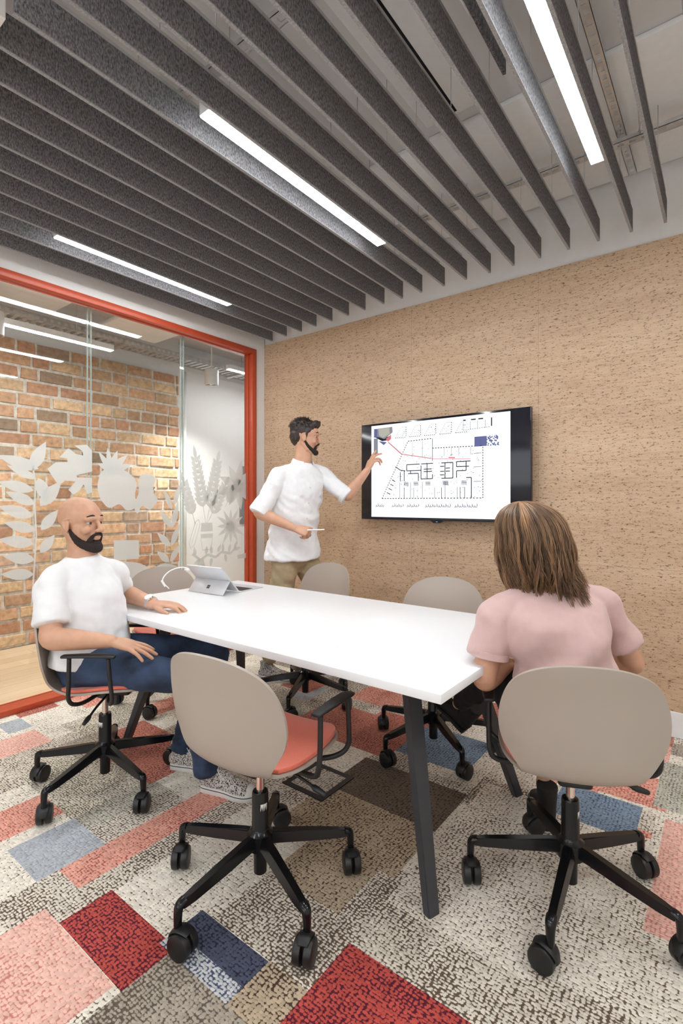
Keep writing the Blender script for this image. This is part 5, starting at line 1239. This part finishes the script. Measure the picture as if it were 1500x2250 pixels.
# ---- the woman in pink, seen from behind
def seated_woman():
    t = empty('person', (-0.45, 1.80, 0), label='brown haired person in pink t-shirt and black jeans sitting with back to the camera', cat='person')
    O = V(t.location); S_ = lambda p: V(p) - O
    lS, rS = V((-0.603, 1.610, 0.908)), V((-0.345, 1.870, 0.938)); nk = V((-0.482, 1.735, 1.000)); hc = V((-0.538, 1.752, 1.128))
    lE, lW = V((-0.625, 1.575, 0.690)), V((-0.640, 1.83, 0.665)); rE, rW = V((-0.265, 2.005, 0.700)), V((-0.480, 2.04, 0.650))
    hp = V((-0.395, 1.715, 0.575)); lH, rH = V((-0.480, 1.680, 0.572)), V((-0.335, 1.755, 0.572))
    lK, rK = V((-0.725, 1.985, 0.560)), V((-0.530, 2.125, 0.545)); lA, rA = V((-0.985, 2.165, 0.335)), V((-0.585, 2.075, 0.15))
    side = (lS - rS).normalized(); fw = V((side.y, -side.x, 0)).normalized()
    hA = axes((math.cos(R_(140)), math.sin(R_(140)), -0.02), (-0.10, -0.08, 1))
    b = MB()
    limb(b, [hp, V((-0.405, 1.71, 0.70)), V((-0.435, 1.72, 0.82)), V((-0.468, 1.735, 0.91)), V((-0.475, 1.737, 0.965))], [(0.145, 0.105), (0.120, 0.095), (0.125, 0.095), (0.120, 0.075), (0.055, 0.05)], side=side)
    limb(b, [nk - V((0, 0, 0.03)), mid(nk, hc, 0.5), hc + hA @ V((-0.02, 0, -0.03))], [0.054, 0.048, 0.050]); head_pieces(b, hc, hA, 0.95)
    for s_, e_, w_ in ((rS, rE, rW), (lS, lE, lW)): arm_pieces(b, s_, e_, w_, 0.95, 0.98)
    leg_pieces(b, rH, rK, rA, 0.85); leg_pieces(b, lH, lK, lA, 0.85)
    hand_pieces(b, lW, (-0.01, 0.12, -0.012), (0, 0, 1), (0.9, 0, 0), curl=(0.3, 0.3, 0.3, 0.3), s=0.9); hand_pieces(b, rW, (-0.11, 0.03, -0.010), (0, 0, 1), (-0.2, -0.9, 0), curl=(0.3, 0.3, 0.3, 0.3), s=0.9)
    for v in b.bm.verts: v.co -= O
    body = sculpt(b, 'body', 'skin', t, 0.0038, 4); ce = hc - O; eyes(body, ce, hA, 0.95)
    # t-shirt
    b = MB()
    limb(b, [S_((-0.392, 1.712, 0.575)), S_((-0.40, 1.71, 0.66)), S_((-0.415, 1.715, 0.75)), S_((-0.445, 1.725, 0.84)), S_((-0.462, 1.732, 0.90)), S_((-0.472, 1.736, 0.945)), S_((-0.477, 1.738, 0.978))], [(0.172, 0.135), (0.158, 0.128), (0.160, 0.128), (0.178, 0.126), (0.176, 0.108), (0.142, 0.082), (0.078, 0.060)], side=side, ends='flat', seg=32)
    for s_, e_ in ((rS, rE), (lS, lE)):
        limb(b, [S_(mid(nk, s_, 0.25)) - V((0, 0, 0.030)), S_(mid(nk, s_, 0.8)) - V((0, 0, 0.014)), S_(mid(s_, e_, 0.12)), S_(mid(s_, e_, 0.35)), S_(mid(s_, e_, 0.66))], [0.046, 0.052, 0.056, 0.059, 0.062], ends='flat', seg=24)
    def d1(p):
        q = p + O; a = (q - nk).dot(side); h = q.z
        dr = math.sin((h * 0.75 + a * 0.50) * 46 + 2.2 * noise.noise(q * 5)) * 0.012 * max(0, min(1, (0.90 - h) / 0.12))
        return dr + 0.012 * noise.noise(V((q.x * 7, q.y * 7, q.z * 12))) + 0.003 * noise.noise(q * 24)
    sh = sculpt(b, 't_shirt', 'pink', t, 0.006, 5, d1)
    for s_, e_ in ((rS, rE), (lS, lE)):
        b = MB(); a0, a1 = S_(mid(s_, e_, 0.58)), S_(mid(s_, e_, 0.69)); b.tube([a0, mid(a0, a1, 0.1), mid(a0, a1, 0.9), a1], [0.058, 0.065, 0.065, 0.060], seg=28); b.build('rolled_sleeve_hem', 'pink', sh, auto=50)
    # jeans and boots
    b = MB(); limb(b, [S_((-0.395, 1.712, 0.67)), S_(hp), S_(hp) - V((0, 0, 0.04))], [(0.145, 0.11), (0.165, 0.125), (0.15, 0.12)], side=side, ends='round', seg=28)
    for H_, K_, A_ in ((rH, rK, rA), (lH, lK, lA)):
        H_, K_, A_ = S_(H_), S_(K_), S_(A_)
        limb(b, [H_, mid(H_, K_, 0.4), mid(H_, K_, 0.8), K_, mid(K_, A_, 0.3), mid(K_, A_, 0.75), A_ + (K_ - A_).normalized() * 0.035], [0.096, 0.090, 0.068, 0.058, 0.054, 0.044, 0.043], ends='flat', seg=24)
    sculpt(b, 'jeans', 'blackjean', t, 0.006, 5, fold(22, 0.006))
    shoe(t, S_((-0.545, 2.015, 0.0)), S_((-0.655, 2.225, 0.0)), 'boot', 1)
    shoe(t, S_((-0.985, 2.245, 0.178)), S_((-1.165, 2.262, 0.30)), 'boot', -1, pitch_up=(0.55, -0.25, 0.8))
    # shoulder length hair: under volume and strands
    P = lambda x, y, z: ce + hA @ (V((x, y, z)))
    b = MB(); b.ell(P(-0.016, 0, 0.030), (0.090, 0.077, 0.078), hA)
    b.tube([P(-0.035, 0, 0.030), P(-0.050, 0, -0.04), P(-0.055, -0.008, -0.11), P(-0.048, -0.020, -0.155)], [(0.080, 0.060), (0.088, 0.058), (0.082, 0.050), (0.052, 0.032)], side=hA @ V((0, 1, 0)), seg=24, sub=4, ends='round')
    for sg in (-1, 1): b.tube([P(0.0, sg * 0.070, 0.03), P(0.010, sg * 0.086, -0.05), P(0.0, sg * 0.084, -0.13)], [(0.045, 0.015), (0.045, 0.016), (0.028, 0.012)], side=hA @ V((1, 0, 0)), seg=16, sub=4, ends='round')
    hr = sculpt(b, 'hair', 'hairU', body, 0.005, 6, fold(30, 0.004, (1, 1, 0.3)))
    rnd = random.Random(9); bm = bmesh.new(); bm2 = bmesh.new()
    for k in range(3600):
        a = rnd.uniform(0.55, 2 * PI - 0.55)                    # round the head, 0 = face
        lay = rnd.random(); part = 0.020
        rad = 0.085 + 0.022 * lay
        ca, sa = math.cos(a), math.sin(a)
        cl = (k % 90) * 1.0; rc_ = random.Random(int(a * 14) * 7 + int(lay * 3)); wv = rc_.uniform(-1, 1); wv2 = rc_.uniform(-1, 1)
        zend = rnd.uniform(-0.205, -0.135) + 0.02 * wv - (0.02 if sa < 0 and ca < 0.2 else 0)
        if ca > 0.3: zend += 0.05 * ca
        pts = []
        m_ = 20
        for i in range(m_ + 1):
            u = i / m_
            if u < 0.45:
                th = 0.004 + (u / 0.45) * 1.555
                rr = (rad + 0.012) * math.sin(th); z = 0.035 + (0.088 + 0.014 * lay) * math.cos(th)
                x = -0.020 + ca * rr * 1.08; y = part * (1 - u / 0.45) + sa * rr * 0.95
                x += 0.02 * (1 - u / 0.45) 
            else:
                v = (u - 0.45) / 0.55; z = 0.035 - 0.0 + (zend - 0.035) * v
                rr = (rad + 0.012) * (1.0 + 0.10 * math.sin(PI * v) - 0.20 * v * v)
                x = -0.020 + ca * rr * 1.08; y = sa * rr * 0.95
                fl = max(0, v - 0.55) / 0.45
                out = (0.045 if (sa < -0.1 and lay > 0.35) else -0.012) * fl * fl
                x += ca * out + 0.022 * wv * math.sin(v * 7 + wv2 * 3) * v; y += sa * out + 0.026 * wv2 * math.sin(v * 6.5 + wv * 3) * v - 0.006 * v
            pts.append(P(x + rnd.uniform(-.0008, .0008), y + rnd.uniform(-.0008, .0008), z))
        strand(bm if (rc_.random() + rnd.random() * 0.6) > 0.65 else bm2, pts, rnd.uniform(0.0009, 0.0017))
    for k in range(800):
        a = rnd.uniform(-0.62, 0.62); sg = 1 if a > -0.1 else -1; e_ = rnd.uniform(1.42, 1.52); pts = []
        for i in range(9):
            th = 0.004 + e_ * i / 8; aa = a + sg * 0.9 * (i / 8) ** 2; rr = 0.104 * math.sin(th)
            pts.append(P(-0.020 + 0.02 * (1 - i / 8) + math.cos(aa) * rr * 1.08, 0.020 * (1 - i / 8) + math.sin(aa) * rr * 0.95, 0.035 + (0.092 + 0.008 * rnd.random()) * math.cos(th)))
        ze = rnd.uniform(-0.14, -0.06); tn_ = 1.5
        for i in range(1, 7):
            v = i / 6; rr = 0.104 * (1 + 0.03 * math.sin(PI * v)); a2 = sg * (abs(aa) + (tn_ - abs(aa)) * min(1, v * 1.3)) if abs(aa) < tn_ else aa
            pts.append(P(-0.020 + math.cos(a2) * rr * 1.08, math.sin(a2) * rr * 0.95 * (1 - 0.08 * v), 0.035 + 0.096 * math.cos(e_) * (1 - v) + (ze - 0.035) * v))
        strand(bm if rnd.random() > 0.45 else bm2, pts, 0.0013)
    for nm, bb, mm in (('hair_strands', bm, 'hairL'), ('dark_hair_strands', bm2, 'hairU')):
        me = bpy.data.meshes.new(nm); bb.to_mesh(me); bb.free(); link_mesh(nm, me, mm, hr)['kind'] = 'stuff'
seated_woman()
